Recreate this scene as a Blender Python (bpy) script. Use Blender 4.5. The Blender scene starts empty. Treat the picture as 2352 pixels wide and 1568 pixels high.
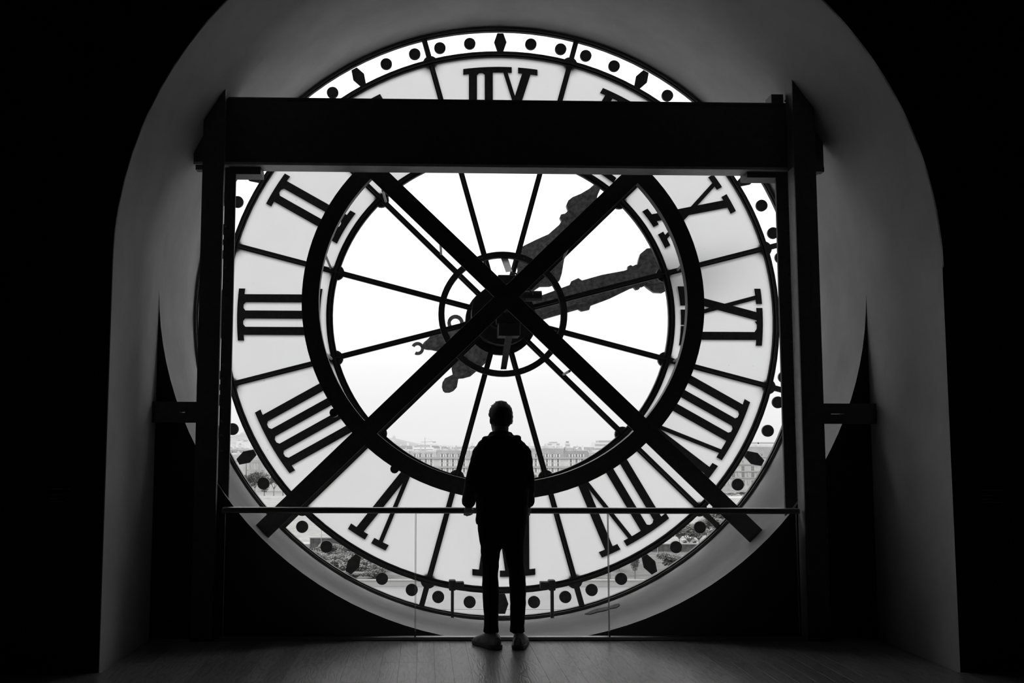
import bpy, bmesh, math, random
from mathutils import Vector, Matrix, noise
random.seed(7)
S = bpy.context.scene
COL = S.collection
PI = math.pi

# ------------------------------------------------------------------ camera
FPX = 2440.0                       # focal length in pixels of the 2352 px wide frame
PITCH, YAW, ROLL = 0.0997443, 0.0174015, 0.0027823
PPX, PPY = 1015.826, 786.139       # principal point (the photograph is an off-centre crop)
CAM_H = 1.40
cam = bpy.data.cameras.new('camera')
camo = bpy.data.objects.new('camera', cam)
COL.objects.link(camo)
cam.sensor_fit = 'HORIZONTAL'
cam.sensor_width = 36.0
cam.lens = 36.0 * FPX / 2352.0
cam.shift_x = (1176.0 - PPX) / 2352.0
cam.shift_y = (PPY - 784.0) / 2352.0
cam.clip_start = 0.05
cam.clip_end = 9000
camo.location = (0, 0, CAM_H)
camo.rotation_mode = 'XYZ'
M = Matrix.Rotation(-YAW, 3, 'Z') @ Matrix.Rotation(PI / 2 + PITCH, 3, 'X') @ Matrix.Rotation(ROLL, 3, 'Z')
camo.rotation_euler = M.to_euler()
S.camera = camo

# ------------------------------------------------------------------ sky (overcast) and exposure
W = bpy.data.worlds.new('overcast_sky')
S.world = W
W.use_nodes = True
wn, wl = W.node_tree.nodes, W.node_tree.links
wn.clear()
w_out = wn.new('ShaderNodeOutputWorld')
w_bg = wn.new('ShaderNodeBackground')
w_tc = wn.new('ShaderNodeTexCoord')
w_sep = wn.new('ShaderNodeSeparateXYZ')
w_ramp = wn.new('ShaderNodeValToRGB')
w_noise = wn.new('ShaderNodeTexNoise')
w_mix = wn.new('ShaderNodeMix'); w_mix.data_type = 'RGBA'; w_mix.blend_type = 'MULTIPLY'
w_map = wn.new('ShaderNodeMapping'); w_map.inputs['Scale'].default_value = (1.2, 1.2, 7)
w_nr = wn.new('ShaderNodeMapRange')
w_nr.inputs['To Min'].default_value = 0.9; w_nr.inputs['To Max'].default_value = 1.06
w_noise.inputs['Scale'].default_value = 2.2
w_noise.inputs['Detail'].default_value = 4
wl.new(w_tc.outputs['Generated'], w_sep.inputs[0])
wl.new(w_sep.outputs['Z'], w_ramp.inputs[0])
wl.new(w_tc.outputs['Generated'], w_map.inputs[0])
wl.new(w_map.outputs[0], w_noise.inputs['Vector'])
wl.new(w_noise.outputs['Fac'], w_nr.inputs['Value'])
wl.new(w_ramp.outputs[0], w_mix.inputs['A'])
wl.new(w_nr.outputs[0], w_mix.inputs['B'])
w_mix.inputs['Factor'].default_value = 1.0
wl.new(w_mix.outputs['Result'], w_bg.inputs[0])
wl.new(w_bg.outputs[0], w_out.inputs[0])
# overcast luminance rises steadily from the horizon to the zenith
els = w_ramp.color_ramp.elements
els[0].position = 0.0; els[0].color = (0.335, 0.335, 0.335, 1)
els[1].position = 1.0; els[1].color = (1.1, 1.1, 1.1, 1)
e = els.new(0.12); e.color = (0.43, 0.43, 0.43, 1)
e = els.new(0.6); e.color = (0.95, 0.95, 0.95, 1)
w_bg.inputs['Strength'].default_value = 2.65

S.view_settings.view_transform = 'Standard'
S.view_settings.look = 'None'
S.view_settings.gamma = 1.0
S.view_settings.use_curve_mapping = False
S.view_settings.exposure = 0.0

# ------------------------------------------------------------------ helpers
def ray(px, py):
    u, v = px - PPX, py - PPY
    c, s = math.cos(ROLL), math.sin(ROLL)
    u, v = u * c + v * s, -u * s + v * c
    x, y, z = u / FPX, 1.0, -v / FPX
    c, s = math.cos(PITCH), math.sin(PITCH)
    y, z = y * c - z * s, y * s + z * c
    c, s = math.cos(YAW), math.sin(YAW)
    return Vector((x * c + y * s, -x * s + y * c, z))

def at(px, py, Y):
    """The point at distance Y along the wall normal that was measured at a pixel of the photograph."""
    r = ray(px, py)
    r = r * (Y / r.y)
    return Vector((r.x, r.y, r.z + CAM_H))

def xz(px, py, Y):
    q = at(px, py, Y)
    return (q.x, q.z)

class MB:
    def __init__(self):
        self.v, self.f, self.m = [], [], []
    def add(self, vs, fs, mi=0):
        n = len(self.v)
        self.v += [tuple(p) for p in vs]
        self.f += [tuple(i + n for i in q) for q in fs]
        self.m += [mi] * len(fs)
        return self
    def box(self, x0, x1, y0, y1, z0, z1, mi=0):
        vs = [(x, y, z) for z in (z0, z1) for y in (y0, y1) for x in (x0, x1)]
        return self.add(vs, [(0, 2, 3, 1), (4, 5, 7, 6), (0, 1, 5, 4), (2, 6, 7, 3), (0, 4, 6, 2), (1, 3, 7, 5)], mi)
    def prism(self, pts, y0, y1, mi=0, back_mi=None):
        """polygon of (x, z) points extruded along y"""
        a = sum(pts[i][0] * pts[(i + 1) % len(pts)][1] - pts[(i + 1) % len(pts)][0] * pts[i][1] for i in range(len(pts)))
        if a < 0: pts = pts[::-1]
        n = len(pts)
        vs = [(p[0], y0, p[1]) for p in pts] + [(p[0], y1, p[1]) for p in pts]
        self.add(vs, [tuple(range(n))] + [(i, i + n, (i + 1) % n + n, (i + 1) % n) for i in range(n)], mi)
        k = len(self.v) - 2 * n
        self.f.append(tuple(range(k + 2 * n - 1, k + n - 1, -1))); self.m.append(mi if back_mi is None else back_mi)
        if back_mi is not None:
            for i in range(n): self.m[-2 - i] = back_mi
        return self
    def hull8(self, a, b, mi=0):
        """two matching quads joined"""
        return self.add(list(a) + list(b), [(3, 2, 1, 0), (4, 5, 6, 7), (0, 1, 5, 4), (1, 2, 6, 5), (2, 3, 7, 6), (3, 0, 4, 7)], mi)
    def tube(self, path, radii, seg=10, cap=True, mi=0, up=(0, 1, 0), sq=0.0):
        path = [Vector(p) for p in path]
        n = len(path)
        t0 = None; rings = []
        for i in range(n):
            t = (path[min(i + 1, n - 1)] - path[max(i - 1, 0)]).normalized()
            if t0 is None:
                u = Vector(up); u = (u - t * u.dot(t))
                if u.length < 1e-4: u = Vector((1, 0, 0)) - t * t.x
                u.normalize()
            else:
                u = (u - t * u.dot(t)).normalized()
            t0 = t
            w = t.cross(u)
            r = radii[i] if isinstance(radii, (list, tuple)) else radii
            ra, rb = r if isinstance(r, (list, tuple)) else (r, r)
            ring = []
            for k in range(seg):
                a = 2 * PI * k / seg
                ca, sa = math.cos(a), math.sin(a)
                if sq:
                    ca = math.copysign(abs(ca) ** (1 - sq), ca); sa = math.copysign(abs(sa) ** (1 - sq), sa)
                ring.append(path[i] + w * (ra * ca) + u * (rb * sa))
            rings.append(ring)
        vs = [p for r in rings for p in r]
        fs = [(i * seg + k, i * seg + (k + 1) % seg, (i + 1) * seg + (k + 1) % seg, (i + 1) * seg + k) for i in range(n - 1) for k in range(seg)]
        if cap:
            fs += [tuple(range(seg - 1, -1, -1)), tuple((n - 1) * seg + k for k in range(seg))]
        return self.add(vs, fs, mi)
    def cyl_y(self, cx, cz, r, y0, y1, seg=20, mi=0, sx=1.0, dome=0.0):
        prof = [(r, y0), (r, y1)] if not dome else [(r * .5, y0 - dome), (r * .87, y0 - dome * .6), (r, y0), (r, y1)]
        vs = [(cx + sx * q * math.cos(2 * PI * k / seg), y, cz + q * math.sin(2 * PI * k / seg)) for q, y in prof for k in range(seg)]
        n = len(prof)
        fs = [(i * seg + k, i * seg + (k + 1) % seg, (i + 1) * seg + (k + 1) % seg, (i + 1) * seg + k)[::-1] for i in range(n - 1) for k in range(seg)]
        fs += [tuple(range(seg)), tuple((n - 1) * seg + k for k in range(seg - 1, -1, -1))]
        return self.add(vs, fs, mi)
    def lathe_z(self, c, prof, seg=14, mi=0):
        vs = [(c[0] + r * math.cos(2 * PI * k / seg), c[1] + r * math.sin(2 * PI * k / seg), c[2] + z) for r, z in prof for k in range(seg)]
        n = len(prof)
        fs = [(i * seg + k, i * seg + (k + 1) % seg, (i + 1) * seg + (k + 1) % seg, (i + 1) * seg + k) for i in range(n - 1) for k in range(seg)]
        fs += [tuple(range(seg - 1, -1, -1)), tuple((n - 1) * seg + k for k in range(seg))]
        return self.add(vs, fs, mi)
    def mesh(self, name, mats, off=(0, 0, 0), smooth=False):
        me = bpy.data.meshes.new(name)
        me.from_pydata([(a - off[0], b - off[1], c - off[2]) for a, b, c in self.v], [], self.f)
        for m in (mats if isinstance(mats, (list, tuple)) else [mats]): me.materials.append(m)
        for p, i in zip(me.polygons, self.m): p.material_index = i
        if smooth:
            me.polygons.foreach_set('use_smooth', [True] * len(me.polygons))
        me.update()
        return me
    def build(self, name, mats, parent=None, smooth=False, loc=None):
        """link as ONE object; vertices are given in world coordinates, loc is the object's origin"""
        base = world_loc(parent) if parent else Vector((0, 0, 0))
        loc = Vector(loc) if loc is not None else base
        o = bpy.data.objects.new(name, self.mesh(name, mats, loc, smooth))
        COL.objects.link(o)
        if parent: o.parent = parent
        o.location = loc - base
        return o

def world_loc(o):
    l = Vector(o.location)
    while o.parent:
        o = o.parent; l = l + o.location
    return l

def tag(o, label=None, cat=None, group=None, kind=None):
    if label: o['label'] = label
    if cat: o['category'] = cat
    if group: o['group'] = group
    if kind: o['kind'] = kind
    return o

def empty(name, loc, label=None, cat=None, group=None):
    o = bpy.data.objects.new(name, None)
    COL.objects.link(o)
    o.location = loc
    o.empty_display_size = 0.2
    return tag(o, label, cat, group)

def inst(src_mesh, name, parent, loc, rot=(0, 0, 0), scale=(1, 1, 1)):
    """another object on shared mesh data; loc is relative to the parent"""
    o = bpy.data.objects.new(name, src_mesh)
    COL.objects.link(o)
    if parent: o.parent = parent
    o.location = loc; o.rotation_euler = rot; o.scale = scale
    return o

def bevel(o, w=0.004, seg=2, angle=0.6):
    m = o.modifiers.new('bevel', 'BEVEL'); m.width = w; m.segments = seg; m.limit_method = 'ANGLE'; m.angle_limit = angle
    return o

# ------------------------------------------------------------------ materials
def mat(name, col, rough=0.6, metal=0.0, var=0.0, scale=8.0, bump=0.0, stretch=None, spec=0.5, rnd=0.0, coord='Object', detail=5.0):
    m = bpy.data.materials.new(name)
    m.use_nodes = True
    nt = m.node_tree; n = nt.nodes; l = nt.links
    b = n['Principled BSDF']
    b.inputs['Roughness'].default_value = rough
    b.inputs['Metallic'].default_value = metal
    b.inputs['Specular IOR Level'].default_value = spec
    if not isinstance(col, (list, tuple)): col = (col, col, col)
    b.inputs['Base Color'].default_value = (*col, 1)
    if var or bump or rnd:
        tc = n.new('ShaderNodeTexCoord')
        mp = n.new('ShaderNodeMapping')
        if stretch: mp.inputs['Scale'].default_value = stretch
        l.new(tc.outputs[coord], mp.inputs[0])
        tx = n.new('ShaderNodeTexNoise'); tx.inputs['Scale'].default_value = scale; tx.inputs['Detail'].default_value = detail; tx.inputs['Roughness'].default_value = 0.62
        l.new(mp.outputs[0], tx.inputs['Vector'])
        rg = n.new('ShaderNodeMapRange')
        rg.inputs['From Min'].default_value = 0.3; rg.inputs['From Max'].default_value = 0.7
        rg.inputs['To Min'].default_value = 1 - var; rg.inputs['To Max'].default_value = 1 + var
        l.new(tx.outputs['Fac'], rg.inputs['Value'])
        mx = n.new('ShaderNodeMix'); mx.data_type = 'RGBA'; mx.blend_type = 'MULTIPLY'; mx.inputs['Factor'].default_value = 1
        mx.inputs['A'].default_value = (*col, 1)
        fac = rg.outputs[0]
        if rnd:
            oi = n.new('ShaderNodeObjectInfo')
            r2 = n.new('ShaderNodeMapRange'); r2.inputs['To Min'].default_value = 1 - rnd; r2.inputs['To Max'].default_value = 1 + rnd
            l.new(oi.outputs['Random'], r2.inputs['Value'])
            mm = n.new('ShaderNodeMath'); mm.operation = 'MULTIPLY'
            l.new(fac, mm.inputs[0]); l.new(r2.outputs[0], mm.inputs[1]); fac = mm.outputs[0]
        l.new(fac, mx.inputs['B'])
        l.new(mx.outputs['Result'], b.inputs['Base Color'])
        if bump:
            bp = n.new('ShaderNodeBump'); bp.inputs['Strength'].default_value = bump; bp.inputs['Distance'].default_value = 0.02
            l.new(tx.outputs['Fac'], bp.inputs['Height']); l.new(bp.outputs[0], b.inputs['Normal'])
    return m

def glass_mat(name, tint=0.97, refl=1.0, dirt=0.0):
    m = bpy.data.materials.new(name); m.use_nodes = True
    nt = m.node_tree; n = nt.nodes; l = nt.links; n.clear()
    out = n.new('ShaderNodeOutputMaterial'); tr = n.new('ShaderNodeBsdfTransparent'); gl = n.new('ShaderNodeBsdfGlossy'); mx = n.new('ShaderNodeMixShader'); fr = n.new('ShaderNodeFresnel')
    tr.inputs[0].default_value = (tint, tint, tint, 1); gl.inputs['Roughness'].default_value = 0.02
    fr.inputs['IOR'].default_value = 1.0 + 0.25 * refl
    l.new(fr.outputs[0], mx.inputs[0]); l.new(tr.outputs[0], mx.inputs[1]); l.new(gl.outputs[0], mx.inputs[2])
    l.new(mx.outputs[0], out.inputs[0])
    return m

def opal_mat(name, col):
    m = bpy.data.materials.new(name); m.use_nodes = True
    nt = m.node_tree; n = nt.nodes; l = nt.links; n.clear()
    out = n.new('ShaderNodeOutputMaterial'); tr = n.new('ShaderNodeBsdfTranslucent'); df = n.new('ShaderNodeBsdfDiffuse'); mx = n.new('ShaderNodeMixShader')
    tc = n.new('ShaderNodeTexCoord'); tx = n.new('ShaderNodeTexNoise'); tx.inputs['Scale'].default_value = 3.0; tx.inputs['Detail'].default_value = 8
    l.new(tc.outputs['Object'], tx.inputs['Vector'])
    rg = n.new('ShaderNodeMapRange'); rg.inputs['To Min'].default_value = col * 0.95; rg.inputs['To Max'].default_value = col * 1.03
    l.new(tx.outputs['Fac'], rg.inputs['Value']); 
    sp = n.new('ShaderNodeTexNoise'); sp.inputs['Scale'].default_value = 26.0; sp.inputs['Detail'].default_value = 2
    l.new(tc.outputs['Object'], sp.inputs['Vector'])
    sr = n.new('ShaderNodeMapRange'); sr.inputs['From Min'].default_value = 0.73; sr.inputs['From Max'].default_value = 0.77; sr.inputs['To Min'].default_value = 1.0; sr.inputs['To Max'].default_value = 0.72
    l.new(sp.outputs['Fac'], sr.inputs['Value'])
    mm = n.new('ShaderNodeMath'); mm.operation = 'MULTIPLY'; l.new(rg.outputs[0], mm.inputs[0]); l.new(sr.outputs[0], mm.inputs[1])
    l.new(mm.outputs[0], tr.inputs[0])
    df.inputs[0].default_value = (0.5, 0.5, 0.5, 1); mx.inputs[0].default_value = 0.02
    l.new(tr.outputs[0], mx.inputs[1]); l.new(df.outputs[0], mx.inputs[2]); l.new(mx.outputs[0], out.inputs[0])
    return m

def wood_mat():
    m = mat('oak_boards', (0.31, 0.305, 0.31), rough=0.30, spec=0.6)
    nt = m.node_tree; n = nt.nodes; l = nt.links; b = n['Principled BSDF']
    tc = n.new('ShaderNodeTexCoord'); oi = n.new('ShaderNodeObjectInfo')
    off = n.new('ShaderNodeVectorMath'); off.operation = 'SCALE'; off.inputs[0].default_value = (37, 91, 53)
    l.new(oi.outputs['Random'], off.inputs['Scale'])
    ad = n.new('ShaderNodeVectorMath'); l.new(tc.outputs['Object'], ad.inputs[0]); l.new(off.outputs[0], ad.inputs[1])
    mp = n.new('ShaderNodeMapping'); mp.inputs['Scale'].default_value = (6.5, .8, 4); l.new(ad.outputs[0], mp.inputs[0])
    ns = n.new('ShaderNodeTexNoise'); ns.inputs['Scale'].default_value = 1.5; ns.inputs['Detail'].default_value = 3; l.new(mp.outputs[0], ns.inputs['Vector'])
    wv = n.new('ShaderNodeMath'); wv.operation = 'MULTIPLY'; wv.inputs[1].default_value = 60.0; l.new(ns.outputs['Fac'], wv.inputs[0])
    sn = n.new('ShaderNodeMath'); sn.operation = 'SINE'; l.new(wv.outputs[0], sn.inputs[0])
    rg = n.new('ShaderNodeMapRange'); rg.inputs['From Min'].default_value = -1; rg.inputs['From Max'].default_value = -0.2; rg.inputs['To Min'].default_value = 0.62; rg.inputs['To Max'].default_value = 1.0
    l.new(sn.outputs[0], rg.inputs['Value'])
    r2 = n.new('ShaderNodeMapRange'); r2.inputs['To Min'].default_value = 0.82; r2.inputs['To Max'].default_value = 1.18; l.new(oi.outputs['Random'], r2.inputs['Value'])
    fine = n.new('ShaderNodeTexNoise'); fine.inputs['Scale'].default_value = 16; fine.inputs['Detail'].default_value = 6
    mp2 = n.new('ShaderNodeMapping'); mp2.inputs['Scale'].default_value = (9, 0.8, 4); l.new(ad.outputs[0], mp2.inputs[0]); l.new(mp2.outputs[0], fine.inputs['Vector'])
    r3 = n.new('ShaderNodeMapRange'); r3.inputs['From Min'].default_value = .3; r3.inputs['From Max'].default_value = .7; r3.inputs['To Min'].default_value = 0.75; r3.inputs['To Max'].default_value = 1.2; l.new(fine.outputs['Fac'], r3.inputs['Value'])
    m1 = n.new('ShaderNodeMath'); m1.operation = 'MULTIPLY'; l.new(rg.outputs[0], m1.inputs[0]); l.new(r2.outputs[0], m1.inputs[1])
    m2 = n.new('ShaderNodeMath'); m2.operation = 'MULTIPLY'; l.new(m1.outputs[0], m2.inputs[0]); l.new(r3.outputs[0], m2.inputs[1])
    mx = n.new('ShaderNodeMix'); mx.data_type = 'RGBA'; mx.blend_type = 'MULTIPLY'; mx.inputs['Factor'].default_value = 1
    mx.inputs['A'].default_value = b.inputs['Base Color'].default_value; l.new(m2.outputs[0], mx.inputs['B']); l.new(mx.outputs['Result'], b.inputs['Base Color'])
    bp = n.new('ShaderNodeBump'); bp.inputs['Strength'].default_value = 0.25; bp.inputs['Distance'].default_value = 0.004
    l.new(m1.outputs[0], bp.inputs['Height']); l.new(bp.outputs[0], b.inputs['Normal'])
    return m

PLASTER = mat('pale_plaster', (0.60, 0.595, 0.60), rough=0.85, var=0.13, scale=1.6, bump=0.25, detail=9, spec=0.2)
WALLPAINTSHADE = mat('gallery_paint_and_shade', (0.045, 0.042, 0.045), rough=0.9, var=0.12, scale=3, spec=0.1)
CEILPAINT = mat('dark_ceiling_paint', (0.04, 0.04, 0.04), rough=0.9, spec=0.1)
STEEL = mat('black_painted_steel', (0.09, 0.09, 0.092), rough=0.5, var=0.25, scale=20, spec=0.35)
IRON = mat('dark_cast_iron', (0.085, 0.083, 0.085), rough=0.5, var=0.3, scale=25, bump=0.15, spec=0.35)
GREYLITSTEEL = mat('grey_and_lit_steel', (0.42, 0.42, 0.42), rough=0.5, var=0.15, scale=14)
HAND = mat('weathered_hand_metal', (0.30, 0.295, 0.30), rough=0.8, var=0.55, scale=28, bump=0.2, spec=0.2)
CLEAR = glass_mat('clear_glass', 0.985, 0.7)
RAILGLASS = glass_mat('rail_glass', 0.985, 0.8)
OPAL = opal_mat('opal_white_glass', 0.96)
GLASSEDGE = mat('polished_glass_edge', (0.75, 0.76, 0.76), rough=0.35, spec=0.8)
RAILMETAL = mat('brushed_rail_metal', (0.42, 0.42, 0.42), rough=0.32, metal=0.9)
WOOD = wood_mat()

# ------------------------------------------------------------------ the setting: room, niche, clock wall, floor
CX, CZ, CY = 0.698, 2.601, 9.545         # clock axis and the plane of its glass
RD = 2.559                                # radius of the ring of minute dots
ASP = 1.0254
YF, YN = 8.10, 6.86                       # wall face round the clock opening, room-side face of the niche
RN = 2.66

def ell(r, a, cx=CX, cz=CZ):
    """point at radius r and clock angle a (degrees, clockwise from the top as seen from the room)"""
    t = math.radians(a)
    return (cx + ASP * r * math.sin(t), cz + r * math.cos(t))

def struct(o, label=None): return tag(o, label, None, None, 'structure')

RX0, RX1, RY0, RZ1 = -7.0, 8.5, -5.0, 7.2
# floor base
mb = MB(); mb.box(RX0, RX1, RY0, YF + 0.02, -0.16, -0.014)
floor = struct(mb.build('floor', WOOD, loc=(0, 0, 0)), 'dark oak board floor of the gallery, lit through the clock')
# boards that can be told apart
PW = 0.11565
px0 = -0.268
pl_meshes = {}
def plank_mesh(L):
    key = round(L, 2)
    if key not in pl_meshes:
        m = MB(); w, h = PW / 2 - 0.0004, L / 2 - 0.0004
        b = 0.0006
        lo = [(-w, -h, -0.013), (w, -h, -0.013), (w, h, -0.013), (-w, h, -0.013)]
        mid = [(-w, -h, -b), (w, -h, -b), (w, h, -b), (-w, h, -b)]
        top = [(-w + b, -h + b, 0), (w - b, -h + b, 0), (w - b, h - b, 0), (-w + b, h - b, 0)]
        vs = lo + mid + top
        fs = [(3, 2, 1, 0), (8, 9, 10, 11)]
        for q in (0, 4):
            fs += [(q + i, q + (i + 1) % 4, q + 4 + (i + 1) % 4, q + 4 + i) for i in range(4)]
        m.add(vs, fs)
        pl_meshes[key] = m.mesh('plank', WOOD)
    return pl_meshes[key]
jl, jr = ell(RN, -90)[0], ell(RN, 90)[0]
for k in range(-24, 36):
    xc = px0 + (k + 0.5) * PW
    yend = 8.075 if jl + .06 < xc < jr - .06 else YN - 0.01
    y = yend
    first = True
    while y > 5.5:
        L = random.choice([0.9, 1.5, 2.1, 2.6]) if first else random.choice([1.6, 2.2, 2.6])
        first = False
        inst(plank_mesh(L), 'plank', floor, (xc, y - L / 2, 0))
        y -= L
# front wall of the room with the arched opening
mb = MB()
arc = [ell(RN, a) for a in range(-90, 91, 2)]
pts = [(RX0, -0.02), (jl, -0.02)] + arc + [(jr, -0.02), (RX1, -0.02), (RX1, RZ1), (RX0, RZ1)]
mb.prism(pts, YN, YN + 0.02)
struct(mb.build('wall_front', WALLPAINTSHADE, loc=(0, YN, 0)), 'dark gallery wall with the tall arched opening')
# jambs and vault of the niche
mb = MB()
prof = [(jl, -0.02)] + [ell(RN, a) for a in range(-90, 91, 2)] + [(jr, -0.02)]
n = len(prof)
vs = [(p[0], y, p[1]) for y in (YN, 7.3, 7.7, YF + 0.02) for p in prof]
mb.add(vs, [(j * n + i, j * n + i + 1, (j + 1) * n + i + 1, (j + 1) * n + i) for j in range(3) for i in range(n - 1)])
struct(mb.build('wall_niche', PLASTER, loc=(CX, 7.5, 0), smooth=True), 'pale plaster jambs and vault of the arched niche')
# wall with the round opening: spandrels and deep reveal
RH0, RH1 = 2.64, 2.70
N = 144
def rh(a):
    c = math.cos(math.radians(a))
    return RN if c >= 0 else RN - (RN - RH0) * min(1, -c * 2.2)
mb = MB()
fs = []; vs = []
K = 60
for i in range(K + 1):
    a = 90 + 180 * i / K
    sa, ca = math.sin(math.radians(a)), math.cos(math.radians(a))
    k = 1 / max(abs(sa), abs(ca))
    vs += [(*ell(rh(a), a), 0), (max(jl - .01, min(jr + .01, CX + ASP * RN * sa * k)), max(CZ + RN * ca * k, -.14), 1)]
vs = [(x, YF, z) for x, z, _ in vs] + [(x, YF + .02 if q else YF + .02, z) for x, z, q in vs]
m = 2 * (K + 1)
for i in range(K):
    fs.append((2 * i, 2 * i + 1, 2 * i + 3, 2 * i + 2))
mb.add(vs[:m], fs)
ob = struct(mb.build('wall_clock', WALLPAINTSHADE, loc=(CX, YF, CZ)), 'dark lower wall round the clock opening')  # dark colour stands in for the shade on this room-facing wall
# deep round reveal between that wall and the clock
mb = MB()
ys = [YF, YF + .4, YF + .8, YF + 1.2, CY + .03]
tt = [0, .3, .5, .8, 1]
vs = [(p[0], y, p[1]) for y, t_ in zip(ys, tt) for p in [ell(rh(360 * i / N) * (1 - t_) + RH1 * t_, 360 * i / N) for i in range(N)]]
fs = [(j * N + i, j * N + (i + 1) % N, (j + 1) * N + (i + 1) % N, (j + 1) * N + i) for j in range(len(ys) - 1) for i in range(N)]
mb.add(vs, fs)
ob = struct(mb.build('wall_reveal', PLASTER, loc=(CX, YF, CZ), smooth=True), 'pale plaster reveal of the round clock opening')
def on_reveal(px, py):
    lo, hi = YF + .01, CY - .06
    for _ in range(40):
        y = (lo + hi) / 2; q = at(px, py, y)
        t_ = (y - YF) / (CY + .03 - YF); a_ = math.degrees(math.atan2((q.x - CX) / ASP, q.z - CZ))
        if math.hypot((q.x - CX) / ASP, q.z - CZ) < rh(a_) * (1 - t_) + RH1 * t_: lo = y
        else: hi = y
    return at(px, py, lo)
patch = [on_reveal(1150 + a / 3.618, 1200 + b / 3.618) for a, b in ((698, 764), (745, 742), (790, 724), (850, 712), (905, 702), (950, 684), (985, 680), (990, 692), (962, 712), (915, 720), (860, 738), (800, 750), (745, 766))]
mb = MB(); n = len(patch); up_ = Vector((0, -.004, .010))
mb.add([p + up_ for p in patch] + [p - up_ for p in patch], [tuple(range(n)), tuple(range(2 * n - 1, n - 1, -1))] + [(i, (i + 1) % n, (i + 1) % n + n, i + n) for i in range(n)])
o = mb.build('peeled_patch', mat('bare_render', (0.2, 0.2, 0.2), rough=.95, var=.3, scale=30), ob)
o['label'] = 'dark patch where the plaster has peeled'
# outside stone face round the clock
mb = MB()
sq = []
for i in range(N):
    a = math.radians(360 * i / N); k = 5.0 / max(abs(math.sin(a)), abs(math.cos(a)))
    sq.append((CX + k * math.sin(a), CZ + k * math.cos(a)))
inn = [ell(RH1 - .005, 360 * i / N) for i in range(N)]
vs = [(p[0], CY + .03, p[1]) for p in inn] + [(p[0], CY + .03, p[1]) for p in sq]
mb.add(vs, [(i, N + i, N + (i + 1) % N, (i + 1) % N) for i in range(N)])
struct(mb.build('wall_outside', PLASTER, loc=(CX, CY, CZ)))
# rest of the room
struct(MB().box(RX0 - .1, RX0, RY0, YN + .1, -.16, RZ1).build('wall_left', WALLPAINTSHADE))
struct(MB().box(RX1, RX1 + .1, RY0, YN + .1, -.16, RZ1).build('wall_right', WALLPAINTSHADE))
struct(MB().box(RX0, RX1, RY0 - .1, RY0, -.16, RZ1).build('wall_back', WALLPAINTSHADE))
struct(MB().box(RX0 - .1, RX1 + .1, RY0 - .1, YN + .1, RZ1, RZ1 + .1).build('ceiling', CEILPAINT))

# ------------------------------------------------------------------ the clock
clock = empty('clock', (CX, CY, CZ), 'giant round clock window seen from behind with white glass numeral ring', 'clock')
def cpt(r, a): return ell(r * RD, a)
def sector(r0, r1, a0, a1, n=10):
    o = [cpt(r1, a0 + (a1 - a0) * i / n) for i in range(n + 1)]
    q = [cpt(r0, a1 - (a1 - a0) * i / n) for i in range(n + 1)]
    return o + q
def ring_mesh(mbx, r0, r1, y0, y1, n=120, mi=0):
    vs = []
    for r, y in ((r0, y0), (r1, y0), (r1, y1), (r0, y1)):
        vs += [(p[0], y, p[1]) for p in [cpt(r, 360 * i / n) for i in range(n)]]
    fs = []
    for j in range(4):
        for i in range(n):
            i2 = (i + 1) % n; j2 = (j + 1) % 4
            fs.append((j * n + i, j * n + i2, j2 * n + i2, j2 * n + i))
    return mbx.add(vs, fs, mi)

# panes: each a part of its own
for k in range(12):
    a = 30 * k
    MB().prism(sector(0.11, 0.585, a - 14.6, a + 14.6), CY, CY + .008).build('clear_pane', CLEAR, clock)
for k in range(12):
    a = 30 * k
    o = MB().prism(sector(0.595, 0.947, a - 14.75, a + 14.75), CY, CY + .008, 0, 1).build('opal_pane', [OPAL, CLEAR], clock)
    o['label'] = 'milky white glass panel behind a numeral'
for k in range(12):
    a = 30 * k
    MB().prism(sector(0.960, 1.046, a - 14.8, a + 14.8), CY, CY + .008).build('rim_pane', CLEAR, clock)
# rings of the frame, with glazing ribs
for nm, r0, r1, ry in (('inner_ring', .580, .6025, .028), ('middle_ring', .9425, .9650, .034), ('outer_ring', 1.0405, 1.0525, .05)):
    mb = MB()
    ring_mesh(mb, r0, r1, CY - .018, CY + .026)
    rm = (r0 + r1) / 2
    if nm != 'outer_ring':
        ring_mesh(mb, rm - .0035, rm + .0035, CY - ry - .012, CY - .018)
        ring_mesh(mb, r0 + .0015, r0 + .004, CY - .026, CY - .018)
        ring_mesh(mb, r1 - .004, r1 - .0015, CY - .026, CY - .018)
    else:
        ring_mesh(mb, r0 + .004, r1, CY - .045, CY - .018)
    mb.build(nm, IRON, clock)
# spokes
for k in range(12):
    a = 15 + 30 * k
    t = math.radians(a)
    mb = MB()
    def bar(hw, r0, r1, y0, y1):
        d = Vector((ASP * math.sin(t), math.cos(t))); nrm = Vector((math.cos(t), -math.sin(t)))
        A = Vector((CX, CZ)) + d * r0 * RD; B = Vector((CX, CZ)) + d * r1 * RD
        mb.prism([tuple(A + nrm * hw), tuple(B + nrm * hw), tuple(B - nrm * hw), tuple(A - nrm * hw)], y0, y1)
    bar(.0235, .10, 1.045, CY - .016, CY + .024)
    bar(.008, .13, .94, CY - .042, CY - .016)
    bar(.012, .10, .20, CY - .06, CY - .016)
    mb.build('spoke', IRON, clock)
# rosettes behind the crossings
me_ros = MB().cyl_y(0, 0, .070, -.02, .02, 20).mesh('rosette', IRON)
for k in range(12):
    a = 15 + 30 * k
    for r in (.5895, .955):
        p = cpt(r, a)
        inst(me_ros, 'rosette', clock, (p[0] - CX, .034, p[1] - CZ))
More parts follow.
